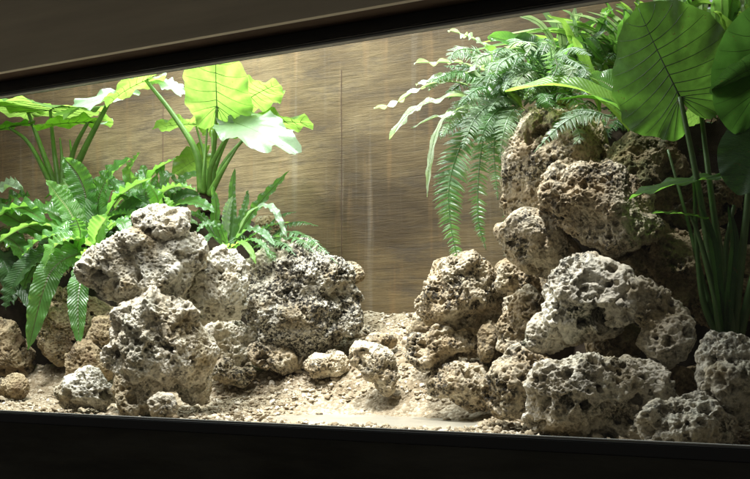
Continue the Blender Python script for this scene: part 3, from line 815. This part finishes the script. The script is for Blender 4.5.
# far left elephant ear
b = (62, 198, 1.38)
t = empty('elephant_ear_plant', P(62, 200, 1.38), 'far left elephant ear plant with one long stalk leaning right', 'plant', G)
stalk(t, [(62, 214, 1.38), (62, 200, 1.38), (62, 188, 1.38)], 11, 9, 'trunk', 'stem')
for pts, r0, r1 in (([(58, 192, 1.37), (44, 155, 1.34), (28, 112, 1.28)], 5, 2), ([(60, 192, 1.36), (54, 150, 1.33), (50, 108, 1.22)], 4.5, 1.6),
                    ([(64, 192, 1.34), (74, 150, 1.3), (88, 122, 1.22)], 4.5, 1.8), ([(66, 192, 1.33), (84, 150, 1.25), (112, 96, 1.15)], 6, 2.2),
                    ([(54, 190, 1.35), (30, 145, 1.3), (9, 127, 1.2)], 4, 1.6), ([(62, 190, 1.34), (62, 160, 1.34), (60, 138, 1.32)], 4.5, .8),
                    ([(68, 192, 1.36), (72, 165, 1.36), (70, 140, 1.38)], 4, 1.0)):
    stalk(t, pts, r0, r1)
ear_leaf(t, (28, 112, 1.28), (-4, 96, 1.02), .55, (0, -.2, 1))
ear_leaf(t, (50, 110, 1.22), (70, 96, .95), .5, (.1, -.1, 1))
ear_leaf(t, (88, 122, 1.22), (32, 122, 1.05), .40, (.3, .25, 1), wave=.05)
ear_leaf(t, (112, 96, 1.15), (54, 110, 1.02), .30, (.1, -.6, .8), mat='ear_glare', wave=.05, rag=.04)
ear_leaf(t, (9, 127, 1.2), (-40, 138, 1.1), .4, (0, -.2, 1), mat='ear_dark')
# elephant ear behind the cairn
t = empty('elephant_ear_plant', P(206, 195, 1.32), 'elephant ear plant behind the cairn with a large bright leaf cut by the window frame', 'plant', G)
stalk(t, [(206, 212, 1.32), (206, 198, 1.32), (207, 184, 1.31)], 10, 8, 'trunk', 'stem')
for pts, r0, r1 in (([(206, 190, 1.3), (214, 150, 1.25), (217, 108, 1.12)], 4.5, 1.6), ([(202, 192, 1.28), (196, 152, 1.22), (172, 113, 1.16), (145, 79, 1.1)], 6, 2),
                    ([(208, 192, 1.28), (212, 165, 1.22), (234, 124, 1.12)], 5, 1.7), ([(210, 192, 1.32), (226, 160, 1.34), (258, 124, 1.36)], 4.5, 1.4),
                    ([(208, 190, 1.34), (222, 150, 1.32), (248, 99, 1.26)], 4, 1.2), ([(205, 190, 1.3), (205, 160, 1.3), (196, 126, 1.28)], 3.5, 1.1),
                    ([(204, 192, 1.26), (204, 170, 1.2), (208, 120, 1.2)], 4, 1), ([(210, 194, 1.26), (224, 168, 1.2), (238, 146, 1.2)], 5, 1.2),
                    ([(212, 194, 1.3), (214, 170, 1.28), (212, 130, 1.25)], 4, 1.5)):
    stalk(t, pts, r0, r1)
ear_leaf(t, (217, 106, 1.12), (214, 40, .92), .50, (.15, .62, 1), wave=.035, droop=-.05)
ear_leaf(t, (248, 99, 1.26), (280, 78, 1.15), .42, (0, .3, 1), wave=.06)
ear_leaf(t, (236, 123, 1.12), (294, 142, 1.0), .30, (.2, -.7, .8), mat='ear_glare', wave=.05, rag=.04, lobe=.5)
ear_leaf(t, (258, 124, 1.36), (314, 115, 1.32), .34, (0, .15, 1), wave=.06)
ear_leaf(t, (146, 80, 1.1), (102, 99, 1.0), .52, (-.1, -.08, 1), wave=.06)
ear_leaf(t, (192, 124, 1.28), (152, 124, 1.22), .42, (.1, .1, 1), wave=.07)
ear_leaf(t, (200, 158, 1.34), (172, 172, 1.3), .5, (.1, .4, .6), wave=.07)
ear_leaf(t, (210, 126, 1.25), (214, 100, 1.2), .5, (.1, .6, .5), wave=.05)
ear_leaf(t, (162, 82, 1.2), (186, 92, 1.2), .35, (.1, -.5, 1), mat='ear_glare', wave=.06, rag=.05)

G = 'nest ferns on the left bank'
n1 = empty('nest_fern', P(92, 240, 1.08), 'large nest fern with broad crinkled fronds left of the cairn top', 'fern', G)
for pts, wd, mt, fc in (
    ([(86, 238, 1.1), (86, 200, 1.08), (78, 176, 1.04), (63, 157, .98)], 19, 'nest', .75),
    ([(96, 238, 1.1), (98, 200, 1.1), (110, 175, 1.08), (131, 158, 1.04)], 17, 'nest', .7),
    ([(82, 238, 1.05), (70, 212, 1.02), (58, 196, .98), (46, 180, .92)], 17, 'nestlight', .5),
    ([(98, 238, 1.06), (112, 205, 1.02), (130, 188, .98), (152, 178, .92)], 16, 'nest', .5),
    ([(86, 240, 1.04), (55, 214, 1.0), (22, 206, .95), (-12, 222, .9)], 19, 'nest', .4),
    ([(86, 242, 1.0), (55, 226, .95), (25, 226, .9), (-8, 246, .84)], 18, 'nestlight', .3),
    ([(88, 244, .98), (62, 234, .9), (38, 240, .84), (22, 256, .8)], 17, 'nest', .4),
    ([(90, 246, .98), (72, 238, .86), (54, 246, .8), (44, 268, .78)], 19, 'nestlight', .45),
    ([(94, 250, .95), (98, 232, .84), (108, 216, .78)], 18, 'nestlight', .9),
    ([(76, 250, .95), (80, 234, .88), (75, 216, .84)], 15, 'nest', .9),
    ([(96, 246, .95), (110, 226, .85), (122, 222, .8), (128, 240, .76)], 12, 'nest', .4),
    ([(84, 262, .92), (92, 248, .84), (100, 252, .8), (76, 258, .78)], 13, 'limeleaf', .5),
    ([(98, 240, 1.04), (120, 222, .98), (145, 212, .92), (172, 214, .86)], 15, 'nest', .4),
    ([(90, 236, 1.12), (92, 210, 1.16), (98, 190, 1.18), (96, 178, 1.18)], 15, 'nestlight', .8),
    ([(80, 240, 1.06), (40, 232, 1.0), (5, 214, 1.0), (-14, 208, 1.0)], 16, 'nest', .5),
    ([(88, 250, .96), (60, 262, .86), (45, 285, .8), (28, 350, .78)], 19, 'nest', .75),
    ([(94, 256, .96), (84, 270, .86), (78, 300, .8), (79, 345, .78)], 15, 'nest', .75),
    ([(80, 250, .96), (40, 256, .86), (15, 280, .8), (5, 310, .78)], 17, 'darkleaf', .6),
    ([(84, 250, 1.0), (58, 250, .92), (34, 266, .86), (22, 290, .84)], 15, 'nest', .5),
    ([(100, 244, 1.0), (118, 240, .9), (126, 250, .86), (120, 268, .84)], 11, 'nest', .5)):
    strap(n1, pts, wd * 1.3, mt, fc, wave=.065, freq=9)
n2 = empty('nest_fern', P(152, 215, 1.2), 'nest fern behind the cairn cap with upright ruffled fronds', 'fern', G)
for pts, wd, mt, fc in (
    ([(148, 218, 1.2), (134, 190, 1.18), (130, 170, 1.14), (140, 152, 1.1)], 12, 'nestlight', .5),
    ([(150, 218, 1.2), (146, 190, 1.18), (156, 170, 1.14), (176, 158, 1.08)], 13, 'nest', .4),
    ([(146, 218, 1.18), (125, 195, 1.14), (112, 182, 1.1), (104, 170, 1.06)], 12, 'nest', .5),
    ([(154, 218, 1.18), (160, 196, 1.14), (176, 186, 1.1), (196, 190, 1.04)], 13, 'nestlight', .4),
    ([(156, 220, 1.15), (174, 206, 1.1), (194, 202, 1.05), (216, 212, 1.0)], 12, 'nest', .4),
    ([(150, 220, 1.15), (140, 200, 1.08), (124, 188, 1.02), (114, 200, .98)], 12, 'nest', .4),
    ([(152, 220, 1.15), (158, 202, 1.06), (150, 186, 1.0), (138, 176, .96)], 13, 'nestlight', .5),
    ([(158, 220, 1.2), (176, 192, 1.24), (186, 178, 1.26), (206, 172, 1.28)], 11, 'nest', .4),
    ([(154, 222, 1.1), (168, 214, 1.0), (172, 206, .96), (164, 196, .94)], 8, 'limeleaf', .6),
    ([(146, 222, 1.12), (128, 214, 1.04), (112, 216, 1.0), (96, 230, .96)], 13, 'nest', .4)):
    strap(n2, pts, wd * 1.2, mt, fc, wave=.075, freq=9)
n3 = empty('nest_fern', P(-18, 235, 1.15), 'nest fern cut by the left edge of the view', 'fern', G)
for pts, wd, mt, fc in (
    ([(-20, 235, 1.15), (-12, 205, 1.1), (0, 188, 1.05), (21, 186, 1.0)], 17, 'fernpale', .4),
    ([(-20, 238, 1.1), (0, 212, 1.0), (22, 208, .95), (46, 222, .9)], 16, 'nest', .4),
    ([(-20, 240, 1.1), (4, 236, 1.0), (22, 250, .95), (34, 275, .9)], 15, 'nest', .5),
    ([(-20, 245, 1.1), (-5, 250, 1.0), (8, 270, .95), (14, 305, .9)], 16, 'darkleaf', .6),
    ([(-20, 240, 1.15), (-8, 215, 1.15), (12, 198, 1.15), (30, 196, 1.15)], 14, 'nest', .5),
    ([(-16, 250, 1.1), (6, 256, 1.0), (20, 280, .96), (40, 318, .92)], 15, 'darkleaf', .6)):
    strap(n3, pts, wd * 1.3, mt, fc, wave=.12, freq=7)

t = empty('strap_fern', P(226, 246, 1.12), 'narrow-leaved strap fern growing between the cairn and the big boulder', 'fern', 'small ferns on the left bank')
for pts, wd, mt, fc in (
    ([(230, 244, 1.15), (233, 215, 1.15), (232, 190, 1.13), (235, 168, 1.1)], 7, 'fern', .8),
    ([(222, 244, 1.1), (216, 222, 1.06), (216, 205, 1.04), (213, 186, 1.02)], 9, 'nest', .8),
    ([(226, 244, 1.08), (226, 222, 1.04), (228, 208, 1.02), (233, 196, 1.0)], 8, 'fernpale', .8),
    ([(234, 242, 1.12), (246, 222, 1.1), (262, 200, 1.08), (289, 171, 1.04)], 10, 'nest', .7),
    ([(234, 242, 1.08), (250, 212, 1.02), (272, 208, .98), (288, 240, .96)], 8, 'fernpale', .4),
    ([(230, 246, 1.05), (246, 230, .98), (262, 232, .95), (276, 246, .92)], 8, 'fern', .4),
    ([(226, 248, 1.0), (212, 236, .94), (204, 244, .9), (200, 258, .88)], 7, 'nest', .4),
    ([(228, 248, 1.0), (220, 228, .94), (206, 224, .9), (196, 232, .88)], 8, 'nest', .5),
    ([(228, 250, 1.0), (240, 242, .92), (250, 250, .88), (256, 264, .86)], 6, 'limeleaf', .5),
    ([(226, 250, 1.0), (226, 244, .9), (218, 252, .86), (206, 262, .84)], 6, 'limeleaf', .5),
    ([(222, 246, 1.1), (206, 222, 1.08), (196, 214, 1.06), (184, 216, 1.04)], 9, 'nest', .5),
    ([(232, 246, 1.12), (240, 220, 1.12), (246, 204, 1.12), (248, 190, 1.12)], 7, 'fern', .8),
    ([(234, 248, 1.08), (252, 236, 1.04), (268, 226, 1.02), (290, 222, 1.0)], 7, 'nest', .5),
    ([(232, 250, 1.0), (248, 240, .92), (262, 244, .9), (272, 258, .88)], 6, 'nest', .4)):
    strap(t, pts, wd, mt, fc, wave=.12, freq=9, scallop=.12)
t = empty('ladder_fern', P(262, 244, 1.16), 'low ladder fern trailing over the top of the big boulder to the right', 'fern', 'small ferns on the left bank')
for pts, pn, mt in (
    ([(258, 246, 1.14), (285, 232, 1.08), (312, 240, 1.04), (338, 264, 1.0)], 9, 'fern'),
    ([(258, 246, 1.12), (280, 238, 1.04), (300, 240, .98), (316, 254, .95)], 9, 'fern'),
    ([(262, 246, 1.16), (285, 226, 1.16), (300, 222, 1.14), (318, 226, 1.1)], 8, 'fern'),
    ([(256, 246, 1.1), (268, 240, 1.0), (284, 244, .95), (296, 256, .92)], 8, 'fern'),
    ([(254, 246, 1.1), (244, 236, 1.05), (232, 240, 1.0), (222, 252, .98)], 8, 'fern'),
    ([(258, 244, 1.16), (272, 222, 1.16), (284, 214, 1.16), (296, 212, 1.16)], 7, 'fern'),
    ([(254, 248, 1.06), (262, 244, .98), (270, 252, .93), (276, 262, .9)], 7, 'nest')):
    pinnate(t, pts, pn, 20, mt, .35)

# ------------------------------------------------------------------ right plants
G = 'ferns and leaves on top of the right heap'
t = empty('sword_fern', P(520, 100, .98), 'sword fern with long feathery fronds hanging down the left side of the right heap', 'fern', G)
sf_ = [
    ([(512, 112, .92), (478, 118, .84), (452, 170, .76), (450, 220, .74), (464, 284, .74)], 17, 80, 'fern', .55),
    ([(510, 112, .90), (490, 122, .82), (480, 160, .78), (478, 215, .76), (486, 250, .76)], 12, 46, 'fern', .6),
    ([(514, 110, .90), (500, 122, .80), (494, 150, .76), (498, 200, .74)], 15, 40, 'fern', .7),
    ([(512, 108, .92), (480, 96, .84), (456, 112, .78), (440, 140, .74)], 15, 38, 'fernpale', .5),
    ([(512, 104, .92), (480, 78, .86), (456, 72, .80), (434, 80, .76)], 14, 36, 'fern', .5),
    ([(514, 100, .95), (490, 66, .92), (470, 54, .88), (450, 56, .84)], 14, 34, 'fernpale', .5),
    ([(514, 108, .90), (492, 104, .80), (474, 120, .74), (462, 150, .70)], 15, 36, 'fernpale', .55),
    ([(516, 110, .88), (502, 108, .78), (488, 122, .72), (478, 146, .70)], 14, 32, 'fern', .55),
    ([(516, 106, .88), (496, 90, .80), (476, 90, .74), (458, 106, .70)], 14, 34, 'fern', .5),
    ([(520, 106, .86), (512, 112, .76), (504, 130, .70), (500, 160, .70)], 13, 32, 'fernpale', .6),
    ([(518, 100, .92), (506, 72, .88), (496, 56, .86), (482, 50, .82)], 13, 30, 'fernpale', .5),
    ([(522, 100, .95), (530, 66, .92), (540, 48, .88), (552, 44, .84)], 14, 32, 'fernpale', .5),
    ([(524, 104, .90), (540, 82, .82), (552, 76, .78), (562, 84, .74)], 13, 30, 'fernpale', .5),
    ([(524, 106, .88), (536, 94, .78), (546, 98, .74), (550, 112, .72)], 12, 28, 'fern', .5),
    ([(530, 100, .95), (552, 60, .92), (572, 48, .86), (592, 56, .80)], 14, 32, 'fernpale', .5),
    ([(530, 104, .92), (556, 82, .84), (576, 84, .78), (590, 98, .74)], 13, 30, 'fern', .5),
    ([(516, 116, .90), (506, 140, .86), (508, 200, .82), (506, 288, .80)], 9, 44, 'fern', .7),
    ([(514, 104, .92), (476, 110, .88), (452, 128, .84), (430, 136, .82)], 12, 34, 'fern', .5),
    ([(516, 102, .94), (494, 84, .92), (470, 68, .9), (444, 66, .88)], 13, 34, 'fern', .5),
    ([(520, 102, .9), (516, 86, .82), (506, 78, .78), (494, 80, .74)], 12, 26, 'fernpale', .5),
    ([(518, 106, .88), (508, 98, .80), (498, 100, .76), (488, 112, .72)], 12, 26, 'fernpale', .5)]
for pts, pn, pr, mt, fc in sf_: pinnate(t, pts, pn, pr, mt, fc, droop=.18)
t = empty('ribbon_fern', P(500, 100, .9), 'pale ribbon fern with wavy silvery fronds reaching left across the wall', 'fern', G)
for pts, wd in (
    ([(500, 100, .88), (455, 82, .8), (420, 88, .76), (397, 102, .74), (374, 109, .72)], 8), ([(498, 102, .86), (455, 96, .78), (424, 104, .74), (404, 118, .72), (390, 140, .71)], 9),
    ([(500, 106, .84), (462, 108, .76), (440, 124, .72), (430, 160, .71), (427, 197, .71)], 5), ([(500, 96, .88), (470, 66, .84), (445, 62, .8), (414, 63, .78)], 9),
    ([(498, 98, .88), (462, 78, .82), (438, 78, .8), (416, 85, .78)], 9), ([(504, 92, .9), (488, 50, .88), (468, 36, .86), (448, 30, .84)], 11),
    ([(500, 104, .84), (470, 112, .78), (444, 114, .76), (410, 128, .74)], 7), ([(504, 96, .86), (492, 74, .8), (478, 66, .76), (466, 74, .74)], 8)):
    strap(t, pts, wd * 1.35, 'ribbon', .3, wave=.17, freq=5, scallop=.38, cup=.1)
t = empty('broad_leaf_fern', P(535, 110, 1.0), 'glossy broad-leaved fern with wide bent fronds above the sword fern', 'fern', G)
for pts, wd, mt, fc in (
    ([(540, 105, 1.0), (536, 70, .95), (520, 46, .9), (488, 36, .85)], 26, 'nest', .5),
    ([(530, 100, .95), (512, 76, .88), (498, 62, .84), (486, 44, .82)], 19, 'limeleaf', .7),
    ([(540, 100, .92), (530, 76, .86), (512, 70, .8), (496, 86, .76), (488, 98, .75)], 14, 'nest', .6),
    ([(545, 105, .98), (545, 70, .95), (530, 44, .92), (515, 38, .9)], 20, 'darkleaf', .6),
    ([(525, 110, .9), (512, 96, .84), (502, 88, .8), (496, 76, .78)], 11, 'limeleaf', .7),
    ([(550, 105, .95), (560, 85, .9), (575, 76, .86), (596, 88, .82)], 14, 'nest', .4),
    ([(600, 112, .95), (592, 80, .92), (582, 56, .9), (572, 36, .88)], 11, 'limeleaf', .8),
    ([(570, 108, .95), (566, 88, .92), (564, 72, .9), (562, 60, .88)], 9, 'limeleaf', .8),
    ([(540, 108, .9), (552, 94, .84), (560, 92, .8), (568, 100, .78)], 9, 'limeleaf', .6)):
    strap(t, pts, wd, mt, fc, wave=.07, freq=4, scallop=.03)
t = empty('arching_leaf_plant', P(640, 130, .8), 'plant with long yellow-green arching leaves left of the big elephant ear leaf', 'plant', G)
for pts, wd, mt, fc in (
    ([(645, 150, .78), (618, 112, .74), (585, 90, .7), (545, 84, .68), (505, 92, .66)], 27, 'limeleaf', .6),
    ([(645, 145, .8), (625, 100, .8), (608, 84, .8), (588, 76, .78)], 34, 'nestlight', .8),
    ([(650, 140, .85), (628, 100, .85), (600, 90, .82), (575, 92, .8)], 16, 'limeleaf', .4),
    ([(645, 150, .8), (620, 110, .72), (590, 98, .68), (556, 100, .66)], 12, 'nest', .4)):
    strap(t, pts, wd, mt, fc, wave=.04, freq=3, scallop=.02, cup=.35)
t = empty('palm_plant', P(650, 95, 1.25), 'palm with fanned pale long leaflets along the top of the window', 'plant', G)
for k in range(16):
    u = k / 15
    tx = 472 + 190 * u + prng.uniform(-6, 6); ty = 34 - 40 * u + prng.uniform(-6, 8)
    mx_, my_ = 590 + 60 * u, 14 - 2 * u + prng.uniform(-4, 4)
    strap(t, [(650 + 6 * u, 90, 1.25), ((650 * 2 + tx) / 3, (180 + ty) / 3 - 16, 1.2), ((650 + tx * 2) / 3, (90 + ty * 2) / 3 - 14, 1.1), (tx, ty + (12 if k < 5 else 4), 1.0)], prng.uniform(6, 10), prng.choice(['limeleaf', 'limeleaf', 'nestlight', 'ribbon']), .35, wave=.02, freq=3, cup=.5, name='leaflet')
for k in range(18):
    x0 = prng.uniform(560, 640); y0 = prng.uniform(20, 70)
    strap(t, [(648, 100, 1.28), (x0 * .5 + 324, (y0 + 90) / 2 - 8, 1.25), (x0, y0, 1.2), (x0 - prng.uniform(15, 40), y0 + prng.uniform(-6, 24), 1.12)], prng.uniform(5, 9), prng.choice(['nestlight', 'fernpale', 'ribbon', 'nest', 'limeleaf']), .4, wave=.03, freq=3, cup=.4, name='leaflet')
t = empty('silver_fern', P(606, 120, .62), 'single silvery fern frond lying over the bare top rock of the right heap', 'fern', G)
for pts, pn in (([(612, 116, .62), (585, 114, .56), (562, 124, .52), (534, 152, .5)], 13), ([(612, 118, .62), (596, 112, .58), (580, 110, .56), (562, 114, .54)], 9)):
    pinnate(t, pts, pn, 26, 'fernpale', .5)

# shrub of leaves in the dim back corner
t = empty('shade_shrub', P(690, 190, 1.25), 'dim tangled shrub with twigs behind the big elephant ear leaf', 'shrub', G)
for k in range(85):
    x0 = prng.uniform(600, 775); y0 = prng.uniform(-20, 180); Y = prng.uniform(1.0, 1.5)
    dx, dy = prng.uniform(-34, 34), prng.uniform(-30, 26)
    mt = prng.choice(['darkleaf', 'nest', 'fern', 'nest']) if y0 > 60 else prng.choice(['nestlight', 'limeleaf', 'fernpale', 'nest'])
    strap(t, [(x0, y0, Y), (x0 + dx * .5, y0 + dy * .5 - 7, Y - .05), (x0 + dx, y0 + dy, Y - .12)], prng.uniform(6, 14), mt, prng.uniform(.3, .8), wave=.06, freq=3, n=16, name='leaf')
for k in range(14):
    x0 = prng.uniform(640, 750)
    stalk(t, [(x0, 215, 1.2), (x0 + prng.uniform(-14, 14), 150, 1.15), (x0 + prng.uniform(-30, 30), prng.uniform(20, 110), 1.1)], 1.6, .5, 'twig', 'twig')
t = empty('low_shrub', P(560, 118, 1.2), 'dark leafy undergrowth behind the ferns of the right heap', 'shrub', G)
for k in range(70):
    x0 = prng.uniform(505, 640); y0 = prng.uniform(40, 125); Y = prng.uniform(.98, 1.3)
    dx, dy = prng.uniform(-26, 26), prng.uniform(-26, 20)
    pinnate(t, [(x0, y0 + 10, Y), (x0 + dx * .5, y0 + dy * .5, Y - .05), (x0 + dx, y0 + dy + 6, Y - .12)], prng.uniform(6, 10), 12, prng.choice(['fern', 'nest', 'fernpale', 'fern']), .5)

# big elephant ear at the right
t = empty('elephant_ear_plant', P(728, 340, .62), 'tall elephant ear plant with a huge round backlit leaf on a long stalk', 'plant', 'elephant ear plants')
for pts, r0, r1, mt in (
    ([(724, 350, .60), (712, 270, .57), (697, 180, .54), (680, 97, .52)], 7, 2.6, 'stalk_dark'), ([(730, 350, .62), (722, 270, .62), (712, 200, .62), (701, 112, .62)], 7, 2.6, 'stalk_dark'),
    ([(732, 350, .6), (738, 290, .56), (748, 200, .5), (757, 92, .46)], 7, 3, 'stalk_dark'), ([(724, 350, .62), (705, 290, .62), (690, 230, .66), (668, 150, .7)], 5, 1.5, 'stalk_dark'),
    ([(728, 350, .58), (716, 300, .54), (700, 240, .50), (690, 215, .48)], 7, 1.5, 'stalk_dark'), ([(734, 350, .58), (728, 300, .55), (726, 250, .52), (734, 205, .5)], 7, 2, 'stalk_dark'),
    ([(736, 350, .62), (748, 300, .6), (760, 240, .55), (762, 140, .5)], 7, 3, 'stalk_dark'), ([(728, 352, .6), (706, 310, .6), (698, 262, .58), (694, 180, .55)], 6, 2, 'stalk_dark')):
    stalk(t, pts, r0, r1, mt, n=30)
for k in range(2):
    x = 712 + k * 22
    strap(t, [(726, 345, .56), ((726 + x) / 2, 290, .52), (x, 240, .5), (x + (k - 2) * 6, 205, .5)], 9, 'darkleaf', .7, wave=.02, freq=2, name='young_leaf')
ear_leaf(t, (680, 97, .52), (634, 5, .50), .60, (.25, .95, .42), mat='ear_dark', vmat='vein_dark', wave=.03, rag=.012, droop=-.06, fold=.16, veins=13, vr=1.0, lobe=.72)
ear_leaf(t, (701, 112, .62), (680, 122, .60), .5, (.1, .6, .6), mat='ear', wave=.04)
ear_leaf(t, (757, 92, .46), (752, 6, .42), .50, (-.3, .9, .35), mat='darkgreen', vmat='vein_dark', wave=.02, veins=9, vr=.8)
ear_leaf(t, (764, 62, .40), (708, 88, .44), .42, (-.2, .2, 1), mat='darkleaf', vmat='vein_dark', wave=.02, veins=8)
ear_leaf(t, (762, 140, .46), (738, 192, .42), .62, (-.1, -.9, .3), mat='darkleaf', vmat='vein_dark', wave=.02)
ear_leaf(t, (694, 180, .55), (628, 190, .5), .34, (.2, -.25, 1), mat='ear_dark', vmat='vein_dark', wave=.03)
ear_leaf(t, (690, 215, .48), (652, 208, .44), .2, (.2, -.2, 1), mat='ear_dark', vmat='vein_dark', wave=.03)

# pale louvred vent high in the back wall, behind the leaves
vp0, vp1 = P(655, 60, BACK), P(770, -30, BACK)
t = empty('louvred_vent', (vp0.x, BACK, vp0.z), 'white louvred vent high in the back wall glimpsed above the big leaf', 'vent')
zz0, zz1 = vp0.z, vp1.z; xx0, xx1 = vp0.x, vp1.x
meshobj('vent_frame', *box(xx0 - .03, xx1 + .03, BACK - .02, BACK - .002, zz0 - .03, zz0, .004), M['louvre'], t, smooth=False)
meshobj('vent_frame', *box(xx0 - .03, xx1 + .03, BACK - .02, BACK - .002, zz1, zz1 + .03, .004), M['louvre'], t, smooth=False)
k = zz0 + .01
vs, fs = [], []
while k < zz1 - .02:
    a, b_ = box(xx0, xx1, BACK - .03, BACK - .004, k, k + .006)
    for v in a: v.z += (BACK - v.y) * -.6
    o_ = len(vs); vs += a; fs += [[q_ + o_ for q_ in f_] for f_ in b_]; k += .028
meshobj('louvre_slats', vs, fs, M['louvre'], t, smooth=False)

# denser tangle of short fronds where the sword fern springs from the rock
t = [o for o in C.objects if o.name == 'sword_fern'][0]
for k in range(46):
    x0, y0 = prng.uniform(490, 560), prng.uniform(66, 106)
    a = prng.uniform(-2.9, .5); ln = prng.uniform(28, 62)
    x1, y1 = x0 + math.cos(a) * ln - 12, y0 + math.sin(a) * ln * .75 + 10
    Y = prng.uniform(.84, 1.0)
    pinnate(t, [(x0, y0, Y), ((x0 + x1) / 2, (y0 + y1) / 2 - 12, Y - .08), (x1, y1, Y - .14), (x1 - 6, y1 + 12, Y - .17)], prng.uniform(7, 13), 22,
            prng.choice(['fernpale', 'fernpale', 'fern', 'ribbon', 'ribbon', 'nest']), prng.uniform(.3, .7), droop=.2)

t = [o for o in C.objects if o.name == 'palm_plant'][0]
for k in range(60):
    x0, y0 = prng.uniform(540, 665), prng.uniform(24, 88)
    a = prng.uniform(-2.8, -.9); ln = prng.uniform(26, 60)
    x1, y1 = x0 + math.cos(a) * ln, y0 + math.sin(a) * ln * .8
    Y = prng.uniform(1.02, 1.3)
    strap(t, [(x0, y0 + 8, Y), ((x0 + x1) / 2 + 3, (y0 + y1) / 2 - 4, Y - .04), (x1, y1, Y - .1)], prng.uniform(6, 12), prng.choice(['nestlight', 'fernpale', 'nest', 'limeleaf', 'nest', 'ribbon']), prng.uniform(.3, .8), wave=.04, freq=3, n=20, name='leaflet')

for nm, bx, by, bY, cnt in (('nest_fern', 92, 242, 1.08, 16), ('nest_fern.001', 152, 218, 1.18, 14)):
    t = [o for o in C.objects if o.name == nm][0]
    for k in range(cnt):
        a = -math.pi * (k + prng.random()) / cnt; ln = prng.uniform(40, 74) * (.8 if cnt == 14 else 1)
        x1 = bx + math.cos(a) * ln; y1 = by + math.sin(a) * ln * .95
        dY = prng.uniform(-.04, .2)
        strap(t, [(bx + prng.uniform(-6, 6), by, bY), (bx + (x1 - bx) * .4, by + (y1 - by) * .55, bY + dY * .4), (bx + (x1 - bx) * .8, y1, bY + dY * .8), (x1 + math.cos(a) * 10, y1 + prng.uniform(0, 16), bY + dY)],
              prng.uniform(10, 16), prng.choice(['nest', 'nest', 'nestlight', 'darkleaf', 'nest']), prng.uniform(.2, .8), wave=.09, freq=8)

t = [o for o in C.objects if o.name == 'shade_shrub'][0]
for k in range(44):
    x0, y0 = prng.uniform(655, 765), prng.uniform(0, 60)
    x1, y1 = x0 + prng.uniform(-34, 34), y0 - prng.uniform(8, 50)
    Y = prng.uniform(1.0, 1.4)
    strap(t, [(x0, y0 + 20, Y), ((x0 + x1) / 2, (y0 + y1) / 2, Y - .03), (x1, y1, Y - .1)], prng.uniform(7, 13), prng.choice(['nestlight', 'limeleaf', 'fernpale', 'nest', 'ribbon']), prng.uniform(.3, .8), wave=.04, freq=3, n=18, name='leaf')
